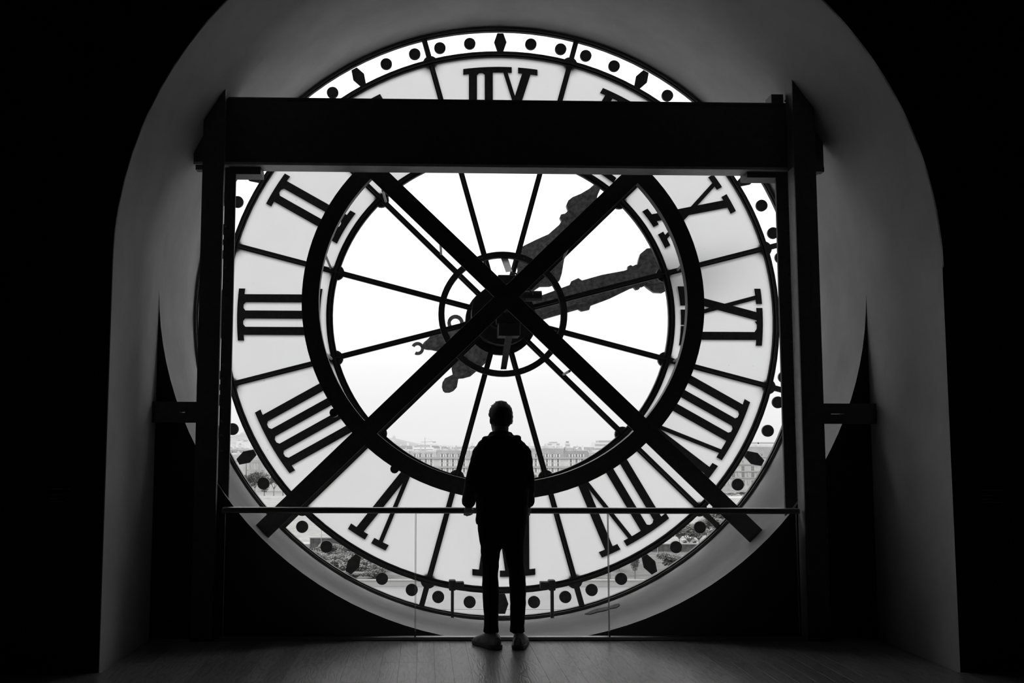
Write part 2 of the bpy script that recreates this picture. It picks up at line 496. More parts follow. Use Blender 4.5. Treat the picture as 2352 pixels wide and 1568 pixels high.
# minute dots and hour lozenges
me_dot = MB().cyl_y(0, 0, .0535, -.012, .014, 28).mesh('minute_dot', IRON)
lz = [(-.011, .0335), (.011, .0335), (.0225, 0), (.011, -.0335), (-.011, -.0335), (-.0225, 0)]
me_loz = MB().prism([(x * RD, z * RD) for x, z in lz], -.012, .014).mesh('hour_lozenge', IRON)
for k in range(12):
    for da in (0, 6.22, 12.36, 17.64, 23.78):
        a = 30 * k + da
        p = cpt(1.0, a)
        if da == 0: inst(me_loz, 'hour_lozenge', clock, (p[0] - CX, -.0, p[1] - CZ), (0, math.radians(a), 0))
        else: inst(me_dot, 'minute_dot', clock, (p[0] - CX, 0, p[1] - CZ))
# numerals, mirrored because they face the street
RT, RB = .9085, .6235
TH, TN = .0285, .0145
def numeral_defs():
    I = lambda u: ('I', u)
    T = {1: [I(0)], 2: [I(-.029), I(.029)], 3: [I(-.058), I(0), I(.058)], 4: [I(-.087), I(-.029), I(.029), I(.087)],
         5: [('V', 0, .043)], 6: [I(-.079), ('V', .022, .043)], 7: [I(-.105), I(-.048), ('V', .05, .043)],
         8: [I(-.132), I(-.076), I(-.02), ('V', .077, .043)], 9: [('X', -.036, .038), I(.068)], 10: [('X', 0, .046)],
         11: [I(-.068), ('X', .034, .040)], 12: [I(-.097), I(-.041), ('X', .055, .042)]}
    return T
def build_numeral(h):
    a = -30 * h
    t = math.radians(a)
    mb = MB()
    def P(u, r):
        v = math.sqrt(max(r * r - u * u, 0))
        X = u * math.cos(t) + v * math.sin(t); Z = -u * math.sin(t) + v * math.cos(t)
        return (CX + ASP * RD * X, CZ + RD * Z)
    cnt = [0]
    def stroke(ut, ub, w):
        cnt[0] += 1; dy = .0002 * cnt[0]
        # a slanted stroke keeps its width measured square to its length
        sl = math.hypot(RT - RB, ut - ub) / (RT - RB)
        hw = w / 2 * sl
        mb.prism([P(ut - hw, RT - .004), P(ut + hw, RT - .004), P(ub + hw, RB + .004), P(ub - hw, RB + .004)], CY - .0040 + dy, CY + .0220 + dy)
    def serif(u0, u1, top, thick=.021):
        n = 8
        ra, rb = (RT, RT - thick) if top else (RB + thick, RB)
        pts = [P(u0 + (u1 - u0) * i / n, ra) for i in range(n + 1)] + [P(u1 - (u1 - u0) * i / n, rb) for i in range(n + 1)]
        mb.prism(pts, CY - .0046, CY + .0235)
    def bracket(ua, ub, top):
        # shallow faceted fillet between two strokes that share a serif
        d = .008
        r0 = RT - .020 if top else RB + .020
        sg = -1 if top else 1
        mb.prism([P(ua, r0), P(ub, r0), P(ub, r0 + sg * d), P(ub - (ub - ua) * .3, r0 + sg * .001), P(ua + (ub - ua) * .3, r0 + sg * .001), P(ua, r0 + sg * d)], CY - .0043, CY + .0232)
    tops, bots = [], []
    e = .020
    for it in numeral_defs()[h]:
        if it[0] == 'I':
            u = it[1]; stroke(u, u, TH); tops.append((u, TH)); bots.append((u, TH))
        elif it[0] == 'V':
            u, b = it[1], it[2]
            stroke(u - b, u - .004, TN); stroke(u + b, u + .004, TH); tops.append((u - b, TN)); tops.append((u + b, TH))
        else:
            u, b = it[1], it[2]
            stroke(u + b, u - b, TH); stroke(u - b, u + b, TN)
            tops += [(u - b, TN), (u + b, TH)]; bots += [(u - b, TH), (u + b, TN)]
    def runs(l):
        l = sorted(l); out = []
        for u, w in l:
            lo, hi = u - w / 2 - e, u + w / 2 + e
            if out and lo <= out[-1][1] + .004: out[-1][1] = hi
            else: out.append([lo, hi])
        return out
    for lo, hi in runs(tops): serif(lo, hi, True)
    for lo, hi in runs(bots): serif(lo, hi, False)
    for l_, top in ((sorted(tops), True), (sorted(bots), False)):
        for (u0, w0), (u1, w1) in zip(l_, l_[1:]):
            if u1 - w1 / 2 - e <= u0 + w0 / 2 + e + .004 and w0 == w1: bracket(u0 + w0 / 2, u1 - w1 / 2, top)
    o = mb.build('numeral', IRON, clock)
    nm = {1: 'I', 2: 'II', 3: 'III', 4: 'IIII', 5: 'V', 6: 'VI', 7: 'VII', 8: 'VIII', 9: 'IX', 10: 'X', 11: 'XI', 12: 'XII'}[h]
    o['label'] = 'mirrored black Roman numeral ' + nm
for h in range(1, 13): build_numeral(h)

# hands outside the glass, drawn in pixels along and across each hand
YH = 9.80
KH = YH / FPX
def hand(name, px, py, ax, prof, extra, y, label):
    c = at(px, py, YH)
    ux, uz = ax; vx, vz = -uz, ux            # along (x right, z up) and across
    def Q(t, s):                              # s > 0 on the lower right of the hand
        sx, sz = uz, -ux
        return (c.x + (t * ux + s * sx) * KH * y / YH, c.z + (t * uz + s * sz) * KH * y / YH)
    mb = MB()
    pts = [Q(t, s) for t, s in prof] + [Q(t, -s) for t, s in prof[::-1]]
    mb.prism(pts, y, y + .055)
    mid = [(t, s * .55) for t, s in prof if s > 6]
    mb.prism([Q(t, s) for t, s in mid] + [Q(t, -s) for t, s in mid[::-1]], y - .02, y)
    for pl in extra: mb.prism([Q(t, s) for t, s in pl], y + .005, y + .05)
    o = mb.build(name, HAND, clock)
    o['label'] = label
    return o
circ = lambda t, s, r, n=16, a0=0, a1=360: [(t + r * math.cos(math.radians(a0 + (a1 - a0) * i / n)), s + r * math.sin(math.radians(a0 + (a1 - a0) * i / n))) for i in range(n + (0 if a1 - a0 == 360 else 1))]
def cring(t, s, r0, r1, a0=0, a1=360, n=18):
    return circ(t, s, r1, n, a0, a1 - .01) + circ(t, s, r0, n, a0, a1 - .01)[::-1]
hand('hour_hand', 1146, 731, (.596, .803),
     [(-212, 3), (-206, 11), (-197, 16), (-186, 17), (-176, 12), (-168, 8), (-160, 17), (-147, 27), (-130, 31), (-112, 35), (-98, 37), (-90, 33), (-70, 24), (-57, 19), (-40, 20), (60, 20), (90, 22), (118, 32), (132, 50), (143, 57), (157, 60), (172, 55), (202, 40), (229, 25), (262, 18), (273, 19), (277, 27), (285, 29), (292, 23), (302, 21), (310, 32), (322, 35), (334, 32), (353, 21), (375, 12), (400, 7), (425, 1)],
     [], CY + .26, 'broad weathered leaf-shaped hour hand')
hand('minute_hand', 1148, 736, (.948, .317),
     [(-186, 5), (-180, 9), (-170, 13), (-158, 20), (-140, 16), (-120, 17), (-100, 24), (-60, 26), (0, 27), (110, 27), (184, 30), (190, 37), (208, 39), (214, 31), (262, 29), (315, 22), (324, 22), (327, 29), (334, 30), (338, 26), (345, 27), (350, 26), (356, 36), (365, 48), (383, 55), (400, 52), (425, 34), (450, 18), (500, 12), (560, 7), (600, 1)],
     [cring(-199, 0, 8, 15, -135, 135), cring(-97, -29, 11, 19, 0, 359.9)], CY + .33, 'long slender weathered minute hand with a forked tail')
# hub: drum, axle, bearing blocks
def disc_part(name, y, px, py, r, y0, y1, m=IRON, seg=40):
    q = at(px, py, y)
    return MB().cyl_y(q.x, q.z, r, y0, y1, seg, sx=ASP).build(name, m, clock)
disc_part('hub_flange', CY, 1151, 735, .315, CY + .02, CY + .08)
disc_part('hub_drum', 9.4, 1155, 722, .275, 9.36, CY + .02)
disc_part('hub_cap', 9.35, 1156, 716, .17, 9.22, 9.36)
disc_part('axle', 9.3, 1158, 712, .05, 8.95, 9.95, STEEL, 18)
def pbox(mbx, x0, y0, x1, y1, Y, dep):
    a = at(x0, y1, Y); b = at(x1, y0, Y)
    return mbx.box(a.x, b.x, Y, Y + dep, a.z, b.z)
bevel(pbox(MB(), 1145, 742, 1195, 771, 9.05, .22).build('gear_box', STEEL, clock), .008)
bevel(pbox(MB(), 1140, 700, 1196, 743, 9.12, .2).build('bearing_block', STEEL, clock), .008)
bevel(pbox(MB(), 1144, 631, 1188, 652, 9.1, .2).build('bearing_block', STEEL, clock), .006)
q = at(1224, 680, 9.2)
MB().tube([(q.x - .14, 9.2, q.z), (q.x + .075, 9.2, q.z)], .047, 18).build('drive_shaft', STEEL, clock, smooth=False)
pbox(MB(), 1207, 683, 1243, 691, 9.16, .03).build('shaft_plate', GREYLITSTEEL, clock)
mb = MB()
q0, q1, q2 = at(1199, 668, 9.15), at(1216, 664, 9.12), at(1224, 676, 9.1)
mb.tube([q0, q1, q2], .008, 8); mb.build('cable', STEEL, clock)
q0, q1, q2, q3 = at(1171, 633, 9.05), at(1175, 628, 9.05), at(1185, 628, 9.05), at(1190, 634, 9.05)
MB().tube([q0, q1, q2, q3], .008, 8).build('cable', STEEL, clock)
# small steel circle round the hub, held by two flat struts
mb = MB()
cc = at(1154.5, 721.5, 9.4)
n = 72
vs = []
for r, y in ((.507, 9.36), (.560, 9.36), (.560, 9.42), (.507, 9.42)):
    vs += [(cc.x + ASP * r * math.sin(2 * PI * i / n), y, cc.z + r * math.cos(2 * PI * i / n)) for i in range(n)]
mb.add(vs, [(j * n + i, j * n + (i + 1) % n, ((j + 1) % 4) * n + (i + 1) % n, ((j + 1) % 4) * n + i) for j in range(4) for i in range(n)])
guide = mb.build('guide_ring', STEEL, clock)
for a in (-20, 20, 160, 200):
    p = (cc.x + ASP * .533 * math.sin(math.radians(a)), cc.z + .533 * math.cos(math.radians(a)))
    MB().cyl_y(p[0], p[1], .006, 9.352, 9.362, 8).build('bolt', GREYLITSTEEL, guide)
def strut(name, pa, pb, ya, yb, w, m, par, th=.012):
    A = [at(*p, ya) for p in pa]; B = [at(*p, yb) for p in pb]
    d = Vector((0, th, th * .4))
    mb = MB(); mb.hull8([A[0], A[1], A[1] + d, A[0] + d], [B[0], B[1], B[1] + d, B[0] + d])
    return mb.build(name, m, par)
strut('strut', ((1150, 591), (1166, 591)), ((1162, 625), (1177, 623)), 9.4, 8.95, .05, GREYLITSTEEL, clock)
strut('strut', ((1161, 771), (1177, 773)), ((1150, 848), (1163, 848)), 8.95, 9.4, .05, IRON, clock)
pbox(MB(), 1141, 725, 1148, 745, 9.3, .1).build('strut', GREYLITSTEEL, clock)
# bottom supports: two clamps on the middle ring standing on posts
for s, x in ((-1, 1039), (1, 1268)):
    t = empty('clamp_stand', at(x, 1418, 9.42), 'short iron post with clamp under the clock, %s the standing person' % ('left of' if s < 0 else 'right of'), 'support', 'iron posts under the clock')
    a = at(x - 3.5, 1419, 9.42); b = at(x + 3.5, 1345, 9.42)
    bevel(MB().box(a.x, b.x, 9.40, 9.43, a.z - .02, b.z).build('post', IRON, t), .003)
    a = at(x - 6 if s < 0 else x - 27, 1353, 9.44); b = at(x + 27 if s < 0 else x + 6, 1336, 9.44)
    bevel(MB().box(a.x, b.x, 9.425, 9.52, a.z, b.z).build('sleeve', IRON, t), .008)
    a = at(x - 8, 1356, 9.42); b = at(x + 8, 1332, 9.42)
    bevel(MB().box(a.x, b.x, 9.405, 9.50, a.z, b.z).build('clamp', IRON, t), .01)

# ------------------------------------------------------------------ steel frame in front of the clock
YB = 8.10
a, b = at(600, 380, YB), at(600, 224.5, YB)
beam = empty('steel_beam', ((jl + jr) / 2, YB + .1, a.z), 'heavy black steel beam across the upper clock', 'beam')
zb, zt = a.z, b.z
def beam_pts(y):
    return
tilt = -0.0026
def tz(x, z): return z + tilt * (x - 0.7)
def tbox(mbx, x0, x1, y0, y1, z0, z1, mi=0):
    vs = [(x, y, tz(x, z)) for z in (z0, z1) for y in (y0, y1) for x in (x0, x1)]
    return mbx.add(vs, [(0, 2, 3, 1), (4, 5, 7, 6), (0, 1, 5, 4), (2, 6, 7, 3), (0, 4, 6, 2), (1, 3, 7, 5)], mi)
xl, xr = at(444, 380, YB).x, at(1893, 386, YB).x
bevel(tbox(MB(), xl, xr, YB + .004, YB + .03, zb + .02, zt - .02).build('web', STEEL, beam), .003)
bevel(tbox(MB(), xl, xr, YB, YB + .195, zb, zb + .022).build('bottom_flange', GREYLITSTEEL, beam), .003)  # lighter grey than the beam stands in for window light on the underside
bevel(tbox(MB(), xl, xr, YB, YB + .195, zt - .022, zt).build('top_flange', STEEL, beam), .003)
for px in (455, 1790):
    q = at(px, 300, YB); tbox(MB(), q.x - .008, q.x + .008, YB + .03, YB + .19, zb + .022, zt - .022).build('stiffener', STEEL, beam)
a, b = at(1774, 236, YB), at(1801, 214.5, YB)
bevel(MB().box(a.x, b.x, YB + .02, YB + .17, zt - .03, b.z).build('top_plate', STEEL, beam), .003)
for px in (1806, 1812):
    q = at(px, 233, YB); MB().cyl_y(q.x, q.z + .01, .009, YB - .012, YB + .02, 8).build('bolt', STEEL, beam)

def column(side):
    s = -1 if side == 'left' else 1
    yf0, yf1 = 7.93, 8.085
    if s < 0:
        xi, xo = at(504, 800, yf0).x, at(454, 800, yf0).x
        lab = 'riveted black steel column at the left of the clock'
    else:
        xi, xo = at(1838, 800, yf0).x, at(1888, 800, yf0).x
        lab = 'riveted black steel column at the right of the clock'
    x0, x1 = min(xi, xo), max(xi, xo)
    c = empty('steel_column', ((x0 + x1) / 2, 8.0, 0), lab, 'column', 'steel columns beside the clock')
    def vault(x): return CZ + math.sqrt(max(RN ** 2 - ((x - CX) / ASP) ** 2, 0))
    # front member: flange and web
    pts = [(x0, 0), (x1, 0), (x1, vault(x1) + .0), (x0, vault(x0) + .0)]
    bevel(MB().prism(pts, yf0, yf0 + .02).build('front_flange', STEEL, c), .002)
    xa, xb = (xi - .012, xi) if s < 0 else (xi, xi + .012)
    ye = yf1 if s > 0 else 7.975
    MB().prism([(xa, 0), (xb, 0), (xb, zb - .02), (xa, zb - .02)], yf0 + .02, ye).build('side_plate', GREYLITSTEEL if s > 0 else STEEL, c)  # right plate coloured paler below the beam to imitate light from the window
    MB().prism([(xa, zb - .02), (xb, zb - .02), (xb, vault(xb)), (xa, vault(xa))], yf0 + .02, ye).build('upper_side_plate', STEEL, c)
    # rear flange standing in the reveal
    yr = 8.155
    if s < 0: ra, rb = at(507, 800, yr).x, at(532.5, 800, yr).x
    else: ra, rb = at(1793.5, 800, yr).x, at(1827.5, 800, yr).x
    def low(x): return CZ - math.sqrt(max((RH0 + .004) ** 2 - ((x - CX) / ASP) ** 2, 0))
    zt_ = zb
    bevel(MB().prism([(ra, low(ra)), (rb, low(rb)), (rb, zt_), (ra, zt_)], yr, yr + .03).build('rear_flange', STEEL, c), .002)
    xe = rb if s < 0 else ra
    # rivets up the rear flange
    me = MB().cyl_y(0, 0, .013, -.004, .004, 8, dome=.012).mesh('rivet', STEEL)
    xr_ = ra + .022 if s < 0 else rb - .030
    z = low(ra) + .14
    while z < zt_ - .05:
        inst(me, 'rivet', c, (xr_ - c.location.x, yr - .002 - c.location.y, z))
        z += .108
    if s > 0:
        for py in (935, 965):
            q = at(1831.5, py, yr - .02); inst(me, 'bolt', c, (q.x - c.location.x, yr - .01 - c.location.y, q.z), (0, 0, 0), (1.7, 1.7, 1.7))
            MB().box(q.x - .02, q.x + .002, yr - .004, yr + .012, q.z - .012, q.z + .012).build('lug', STEEL, c)
    # bearing bracket under the beam
    if s < 0: p, q = at(526, 399.5, 8.16), at(599, 381, 8.16)
    else: p, q = at(1716, 407.5, 8.16), at(1797, 386, 8.16)
    bevel(MB().box(p.x, q.x, 8.16, 8.34, p.z, q.z - .004).build('bracket', STEEL, c), .003)
    if s < 0: p, q = at(449, 389, 8.0), at(470, 378, 8.0)
    else: p, q = at(1870, 394, 8.0), at(1893, 384, 8.0)
    MB().box(p.x, q.x, 8.0, 8.08, p.z, q.z).build('seat_plate', STEEL, c)
    return c
column('left'); column('right')

# short side beams between the columns and the wall, each with a narrow slot
for lab, (x0, x1), (y0, y1), (sx0, sx1), sy in (
        ('short black tie plate left of the left column', (404, 456), (922.5, 970), (412.5, 425), 946.3),
        ('short black tie plate right of the right column', (1886, 1970), (926.5, 972.5), (1908.5, 1938.5), 950)):
    Y = 7.99
    a, b = at(x0, y1, Y), at(x1, y0, Y)
    if x0 < 1000: a.x = jl + .001
    else: b.x = jr - .001
    s0, s1 = at(sx0, sy + .9, Y), at(sx1, sy - .9, Y)
    t = empty('tie_plate', ((a.x + b.x) / 2, Y, a.z), lab, 'steel plate', 'tie plates beside the columns')
    mb = MB()
    mb.box(a.x, b.x, Y, Y + .09, a.z, s0.z); mb.box(a.x, b.x, Y, Y + .09, s1.z, b.z)
    mb.box(a.x, s0.x, Y, Y + .09, s0.z, s1.z); mb.box(s1.x, b.x, Y, Y + .09, s0.z, s1.z)
    mb.build('plate', STEEL, t)

# diagonal cross with the big ring
YX = 8.42
brace = empty('cross_brace', at(1162, 678, YX), 'black steel cross and big ring bolted in front of the clock', 'brace')
def diag(p0, p1, hw, y0, y1):
    """flat bar between two pixel points, half width hw in metres"""
    a, b = Vector(xz(*p0, YX)), Vector(xz(*p1, YX))
    d = (b - a).normalized(); nn = Vector((-d.y, d.x)) * hw
    return [tuple(a + nn), tuple(b + nn), tuple(b - nn), tuple(a - nn)]
for p0, p1, YX0 in (((851, 382), (1750, 1243), YX), ((1477, 381), (581.5, 1240), YX - .006)):
    mb = MB()
    mb.prism(diag(p0, p1, .0705, 0, 0), YX0, YX0 + .018)
    a, b = Vector(xz(*p0, YX)), Vector(xz(*p1, YX)); d = (b - a).normalized(); nn = Vector((-d.y, d.x))
    for sgn in (-1, 1):
        o_ = nn * sgn * .035
        mb.prism([tuple(a + o_ + nn * .008), tuple(b + o_ + nn * .008), tuple(b + o_ - nn * .008), tuple(a + o_ - nn * .008)], YX + .018, YX + .07)
    bevel(mb.build('diagonal_bar', STEEL, brace), .002)
    # foot plate on the reveal
    q = b
    e2 = d * .03
    MB().prism([tuple(q + nn * .07), tuple(q + nn * .07 + e2), tuple(q - nn * .07 + e2), tuple(q - nn * .07)], YX, YX + .09).build('foot_plate', STEEL, brace)
mb = MB()
cr = at(1157, 691, YX)
n = 120
ri, ro = 418.0 / FPX * YX, 456.5 / FPX * YX
vs = []
for r, y in ((ri, YX + .002), (ro, YX + .002), (ro, YX + .088), (ri, YX + .088)):
    vs += [(cr.x + ASP * r * math.sin(2 * PI * i / n), y, cr.z + r * math.cos(2 * PI * i / n)) for i in range(n)]
mb.add(vs, [(j * n + i, j * n + (i + 1) % n, ((j + 1) % 4) * n + (i + 1) % n, ((j + 1) % 4) * n + i) for j in range(4) for i in range(n)])
bevel(mb.build('big_ring', STEEL, brace), .002)
for px, py in ((766, 947), (906, 1077)):
    q = at(px, py, YX)
    MB().cyl_y(q.x, q.z, .035, YX + .03, YX + .12, 12).build('stud', STEEL, brace)
# thin stay rods from the brace back to the clock
for pa, pb in (((745, 580), (760, 616)), ((1577, 595), (1556, 620)), ((879, 437), (886, 463)), ((1012, 562), (1013, 584)), ((1308, 852), (1294, 860)), ((1304, 570), (1295, 592)), ((1565, 818), (1548, 829)), ((748, 812), (762, 824))):
    MB().tube([at(*pa, YX + .1), at(*pb, CY - .03)], .011, 8).build('stay_rod', GREYLITSTEEL, brace)

# ------------------------------------------------------------------ glass railing
YR = 8.0
rail = empty('glass_railing', (at(1176, 1455, YR).x, YR, 0), 'frameless glass railing with dark flat handrail before the clock', 'railing')
a, b = at(511, 1177.5, YR), at(1834, 1166.5, YR)
zr0, zr1 = a.z, b.z
o = MB().box(a.x, b.x, YR - .04, YR + .04, zr0, zr1).build('handrail', RAILMETAL, rail)
bevel(o, .012, 4)
xs = [at(514, 1300, YR).x, at(954.5, 1300, YR).x, at(1397.5, 1300, YR).x, at(1833, 1300, YR).x]
for i in range(3):
    x0, x1 = xs[i] + .002, xs[i + 1] - .002
    t = .0075
    mb = MB()
    mb.box(x0 + .003, x1 - .003, YR - t, YR + t, .02, zr0 + .005)
    pane = mb.build('glass_panel', RAILGLASS, rail)
    for xe0, xe1 in ((x0, x0 + .003), (x1 - .003, x1)):
        MB().box(xe0, xe1, YR - t, YR + t, .02, zr0).build('polished_edge', GLASSEDGE, pane)
bevel(MB().box(xs[0] - .02, xs[3] + .03, YR - .03, YR + .03, 0, .026).build('base_channel', RAILMETAL, rail), .003)
for i in (1, 2):
    MB().box(xs[i] - .006, xs[i] + .006, YR - .02, YR - .008, .0, .065).build('clip', STEEL, rail)

# ------------------------------------------------------------------ wall captions (too faint to read)
CAPTION = mat('pale_vinyl_lettering', (0.5, 0.5, 0.5), rough=0.8)
for lab, x0, lines in (('faint small caption lettering on the dark wall, far left', 113, ((1122, 50), (1135.5, 34), (1144, 22), (1151, 36))),
                       ('faint small caption lettering on the dark wall, far right', 2257, ((1125, 50), (1138, 26), (1146, 22), (1153, 44)))):
    t = empty('wall_caption', at(x0 + 20, 1138, YN - .002), lab, 'caption', 'wall captions')
    for y, w in lines:
        mb = MB(); x = x0
        while x < x0 + w:
            ww = random.uniform(1.2, 3.4)
            p, q = at(x, y + .7, YN - .002), at(min(x + ww, x0 + w), y - .7, YN - .002)
            mb.box(p.x, q.x, YN - .002, YN - .0005, p.z, q.z); x += ww + 1.0
        tag(mb.build('lettering', CAPTION, t), kind='stuff')

# ------------------------------------------------------------------ the person
JACKET = mat('black_cloth_jacket', (0.022, 0.021, 0.022), rough=0.9, var=0.2, scale=30, bump=0.2, spec=0.15)
TROUSER = mat('black_trouser_cloth', (0.016, 0.016, 0.017), rough=0.9, var=0.2, scale=40, spec=0.15)
SKIN = mat('skin', (0.30, 0.28, 0.27), rough=0.55, spec=0.35)
HAIR = mat('dark_hair', (0.018, 0.017, 0.017), rough=0.55, var=0.3, scale=60, bump=0.4, stretch=(4, 4, 1))
SHOE = mat('grey_shoe_upper', (0.42, 0.42, 0.42), rough=0.8, var=0.5, scale=18)
SOLE = mat('shoe_sole', (0.2, 0.2, 0.2), rough=0.7)
YP = 7.70
P0 = at(1155, 1473.6, YP); P0.z = 0
person = empty('person', P0, 'person standing at the railing seen from behind in dark jacket and trousers', 'person')
X_ = lambda px, py=1200, Y=YP: at(px, py, Y).x
Z_ = lambda py, px=1150, Y=YP: at(px, py, Y).z

def zloft(mbx, rows, seg=24, sq=0.0, rotz=0.0, c=None):
    """rows: (cx, cy, z, half width, half depth)"""
    vs = []
    for cx_, cy_, z, a_, b_ in rows:
        for k in range(seg):
            t = 2 * PI * k / seg
            ca, sa = math.cos(t), math.sin(t)
            if sq: ca = math.copysign(abs(ca) ** (1 - sq), ca); sa = math.copysign(abs(sa) ** (1 - sq), sa)
            p = Vector((cx_ + a_ * ca, cy_ + b_ * sa, z))
            if rotz and c is not None:
                d = p - c; p = c + Matrix.Rotation(rotz, 3, 'Z') @ d
            vs.append(p)
    n = len(rows)
    fs = [(i * seg + k, i * seg + (k + 1) % seg, (i + 1) * seg + (k + 1) % seg, (i + 1) * seg + k) for i in range(n - 1) for k in range(seg)]
    up = rows[-1][2] > rows[0][2]
    if not up: fs = [f[::-1] for f in fs]
    lo, hi = tuple(range(seg)), tuple((n - 1) * seg + k for k in range(seg))
    fs += [lo[::-1], hi] if up else [lo, hi[::-1]]
    return mbx.add(vs, fs)

def ellipsoid(mbx, c, r, seg=14, rot=None):
    vs = []; rings = 8
    for i in range(1, rings):
        t = PI * i / rings
        for k in range(seg):
            q = Vector((r[0] * math.sin(t) * math.cos(2 * PI * k / seg), r[1] * math.sin(t) * math.sin(2 * PI * k / seg), r[2] * math.cos(t)))
            if rot is not None: q = rot @ q
            vs.append(Vector(c) + q)
    tp = Vector((0, 0, r[2])); bt = Vector((0, 0, -r[2]))
    if rot is not None: tp = rot @ tp; bt = rot @ bt
    n0 = len(vs); vs += [Vector(c) + tp, Vector(c) + bt]
    fs = [((i + 1) * seg + k, (i + 1) * seg + (k + 1) % seg, i * seg + (k + 1) % seg, i * seg + k) for i in range(rings - 2) for k in range(seg)]
    fs += [(k, (k + 1) % seg, n0) for k in range(seg)] + [((rings - 2) * seg + (k + 1) % seg, (rings - 2) * seg + k, n0 + 1) for k in range(seg)]
    return mbx.add(vs, fs)

def fused(mbx, name, m, parent, voxel, smooth=6, wrinkle=None):
    """union of overlapping closed shapes into one continuous skin"""
    o = mbx.build(name, m, parent)
    r = o.modifiers.new('remesh', 'REMESH'); r.mode = 'VOXEL'; r.voxel_size = voxel; r.adaptivity = 0.0
    s = o.modifiers.new('smooth', 'SMOOTH'); s.factor = 0.5; s.iterations = smooth
    bpy.context.view_layer.update()
    dg = bpy.context.evaluated_depsgraph_get()
    me = bpy.data.meshes.new_from_object(o.evaluated_get(dg))
    o.modifiers.clear()
    old = o.data; o.data = me; bpy.data.meshes.remove(old)
    me.materials.clear(); me.materials.append(m)
    if wrinkle:
        nn = [v.normal.copy() for v in me.vertices]
        for v, q in zip(me.vertices, nn): v.co += q * wrinkle(v.co)
    me.polygons.foreach_set('use_smooth', [True] * len(me.polygons))
    me.update()
    return o

HC = Vector((X_(1150, 950), YP - .01, 0))
ZT = Z_(925)
HR = 0.24
body = MB()
head_rows = [(.003, .025, .030, -.006), (.018, .050, .062, -.006), (.045, .066, .086, -.002), (.085, .0735, .096, 0), (.115, .073, .095, .003), (.145, .069, .088, .010),
             (.175, .0615, .076, .021), (.20, .053, .062, .033), (.222, .040, .044, .046), (.234, .022, .026, .052)]
zloft(body, [(HC.x, HC.y + dy, ZT - dz, a_, b_) for dz, a_, b_, dy in head_rows], 24, 0, HR, HC)
Rz = Matrix.Rotation(HR, 3, 'Z')
def hp(x, y, dz): return HC + Rz @ Vector((x, y, 0)) + Vector((0, 0, ZT - dz))
for s in (-1, 1):
    ellipsoid(body, hp(s * .077, -.005, .128), (.010, .020, .032), 12, Rz @ Matrix.Rotation(s * .35, 3, 'Z'))
    ellipsoid(body, hp(s * .031, .090, .112), (.013, .008, .009), 10, Rz)
    ellipsoid(body, hp(s * .032, .092, .098), (.020, .010, .006), 10, Rz)
body.tube([hp(0, .092, .105), hp(0, .108, .135), hp(0, .118, .150), hp(0, .100, .160)], [.008, .012, .017, .010], 10)
ellipsoid(body, hp(0, .094, .182), (.025, .011, .006), 10, Rz)
ellipsoid(body, hp(0, .094, .190), (.021, .011, .006), 10, Rz)
neckz = Z_(1010)
body.tube([hp(0, -.012, .14), (HC.x, HC.y - .01, ZT - .205), (X_(1152, 1005), YP - .01, neckz), (X_(1153, 1020), YP, neckz - .06)], [(.056, .060), (.055, .058), (.062, .062), (.09, .075)], 16)
# torso and legs inside the clothes
tor = [(1006, 1118, 1184, .06), (1016, 1100, 1206, .085), (1040, 1098, 1209, .10), (1090, 1100, 1206, .105), (1150, 1102, 1203, .10), (1200, 1101, 1204, .105), (1236, 1105, 1202, .10)]
zloft(body, [((X_(l, y) + X_(r, y)) / 2, YP, Z_(y), (X_(r, y) - X_(l, y)) / 2, b_) for y, l, r, b_ in tor], 24, .15)
legs = {'L': [(1225, 1106, 1150), (1252, 1108, 1149), (1290, 1111, 1143), (1320, 1113, 1140), (1375, 1114, 1140), (1420, 1118, 1140), (1455, 1119, 1140)],
        'R': [(1225, 1154, 1203), (1252, 1158, 1200), (1290, 1168, 1199), (1325, 1173, 1203), (1380, 1175, 1203), (1420, 1177, 1199), (1455, 1177, 1198)]}
for s in 'LR':
    zloft(body, [((X_(l, y) + X_(r, y)) / 2, YP, Z_(y), (X_(r, y) - X_(l, y)) / 2, (X_(r, y) - X_(l, y)) / 2 * 1.05) for y, l, r in legs[s]], 16)
arms = {}
for s, sh, el, wr in ((-1, (1103, 1038), (1085, 1103), (1076, 1153)), (1, (1203, 1038), (1211, 1103), (1212, 1153))):
    A = at(*sh, YP); E_ = at(*el, YP - .03); Wp = at(*wr, YP + .215)
    arms[s] = (A, E_, Wp)
    body.tube([A, A.lerp(E_, .5), E_, E_.lerp(Wp, .5), Wp], [.044, .043, .039, .036, .030], 12)
    # hand closed on the rail: palm, four fingers over the far edge, thumb on the near side
    zrail = zr0 + .001
    pc = Vector((Wp.x + s * -.004, YR - .028, zrail + .022))
    ellipsoid(body, pc, (.043, .050, .020), 14)
    ellipsoid(body, Wp.lerp(pc, .5), (.030, .04, .024), 12)
    for i in range(4):
        fx = pc.x + (i - 1.5) * .0195
        ln = (.030, .036, .034, .026)[i if s < 0 else 3 - i]
        body.tube([(fx, YR + .002, zrail + .024), (fx, YR + .030, zrail + .020), (fx, YR + .052, zrail + .004), (fx, YR + .052, zrail + .008 - ln)], [.0095, .0092, .0088, .007], 8)
    tx = pc.x + s * -.036
    body.tube([(tx, YR - .045, zrail + .018), (tx + s * -.014, YR - .022, zrail + .014), (tx + s * -.014, YR + .008, zrail + .011)], [.011, .0105, .008], 8)
body_o = fused(body, 'body', SKIN, person, .0065, 5)
body_o['label'] = 'bare head, neck and hands'
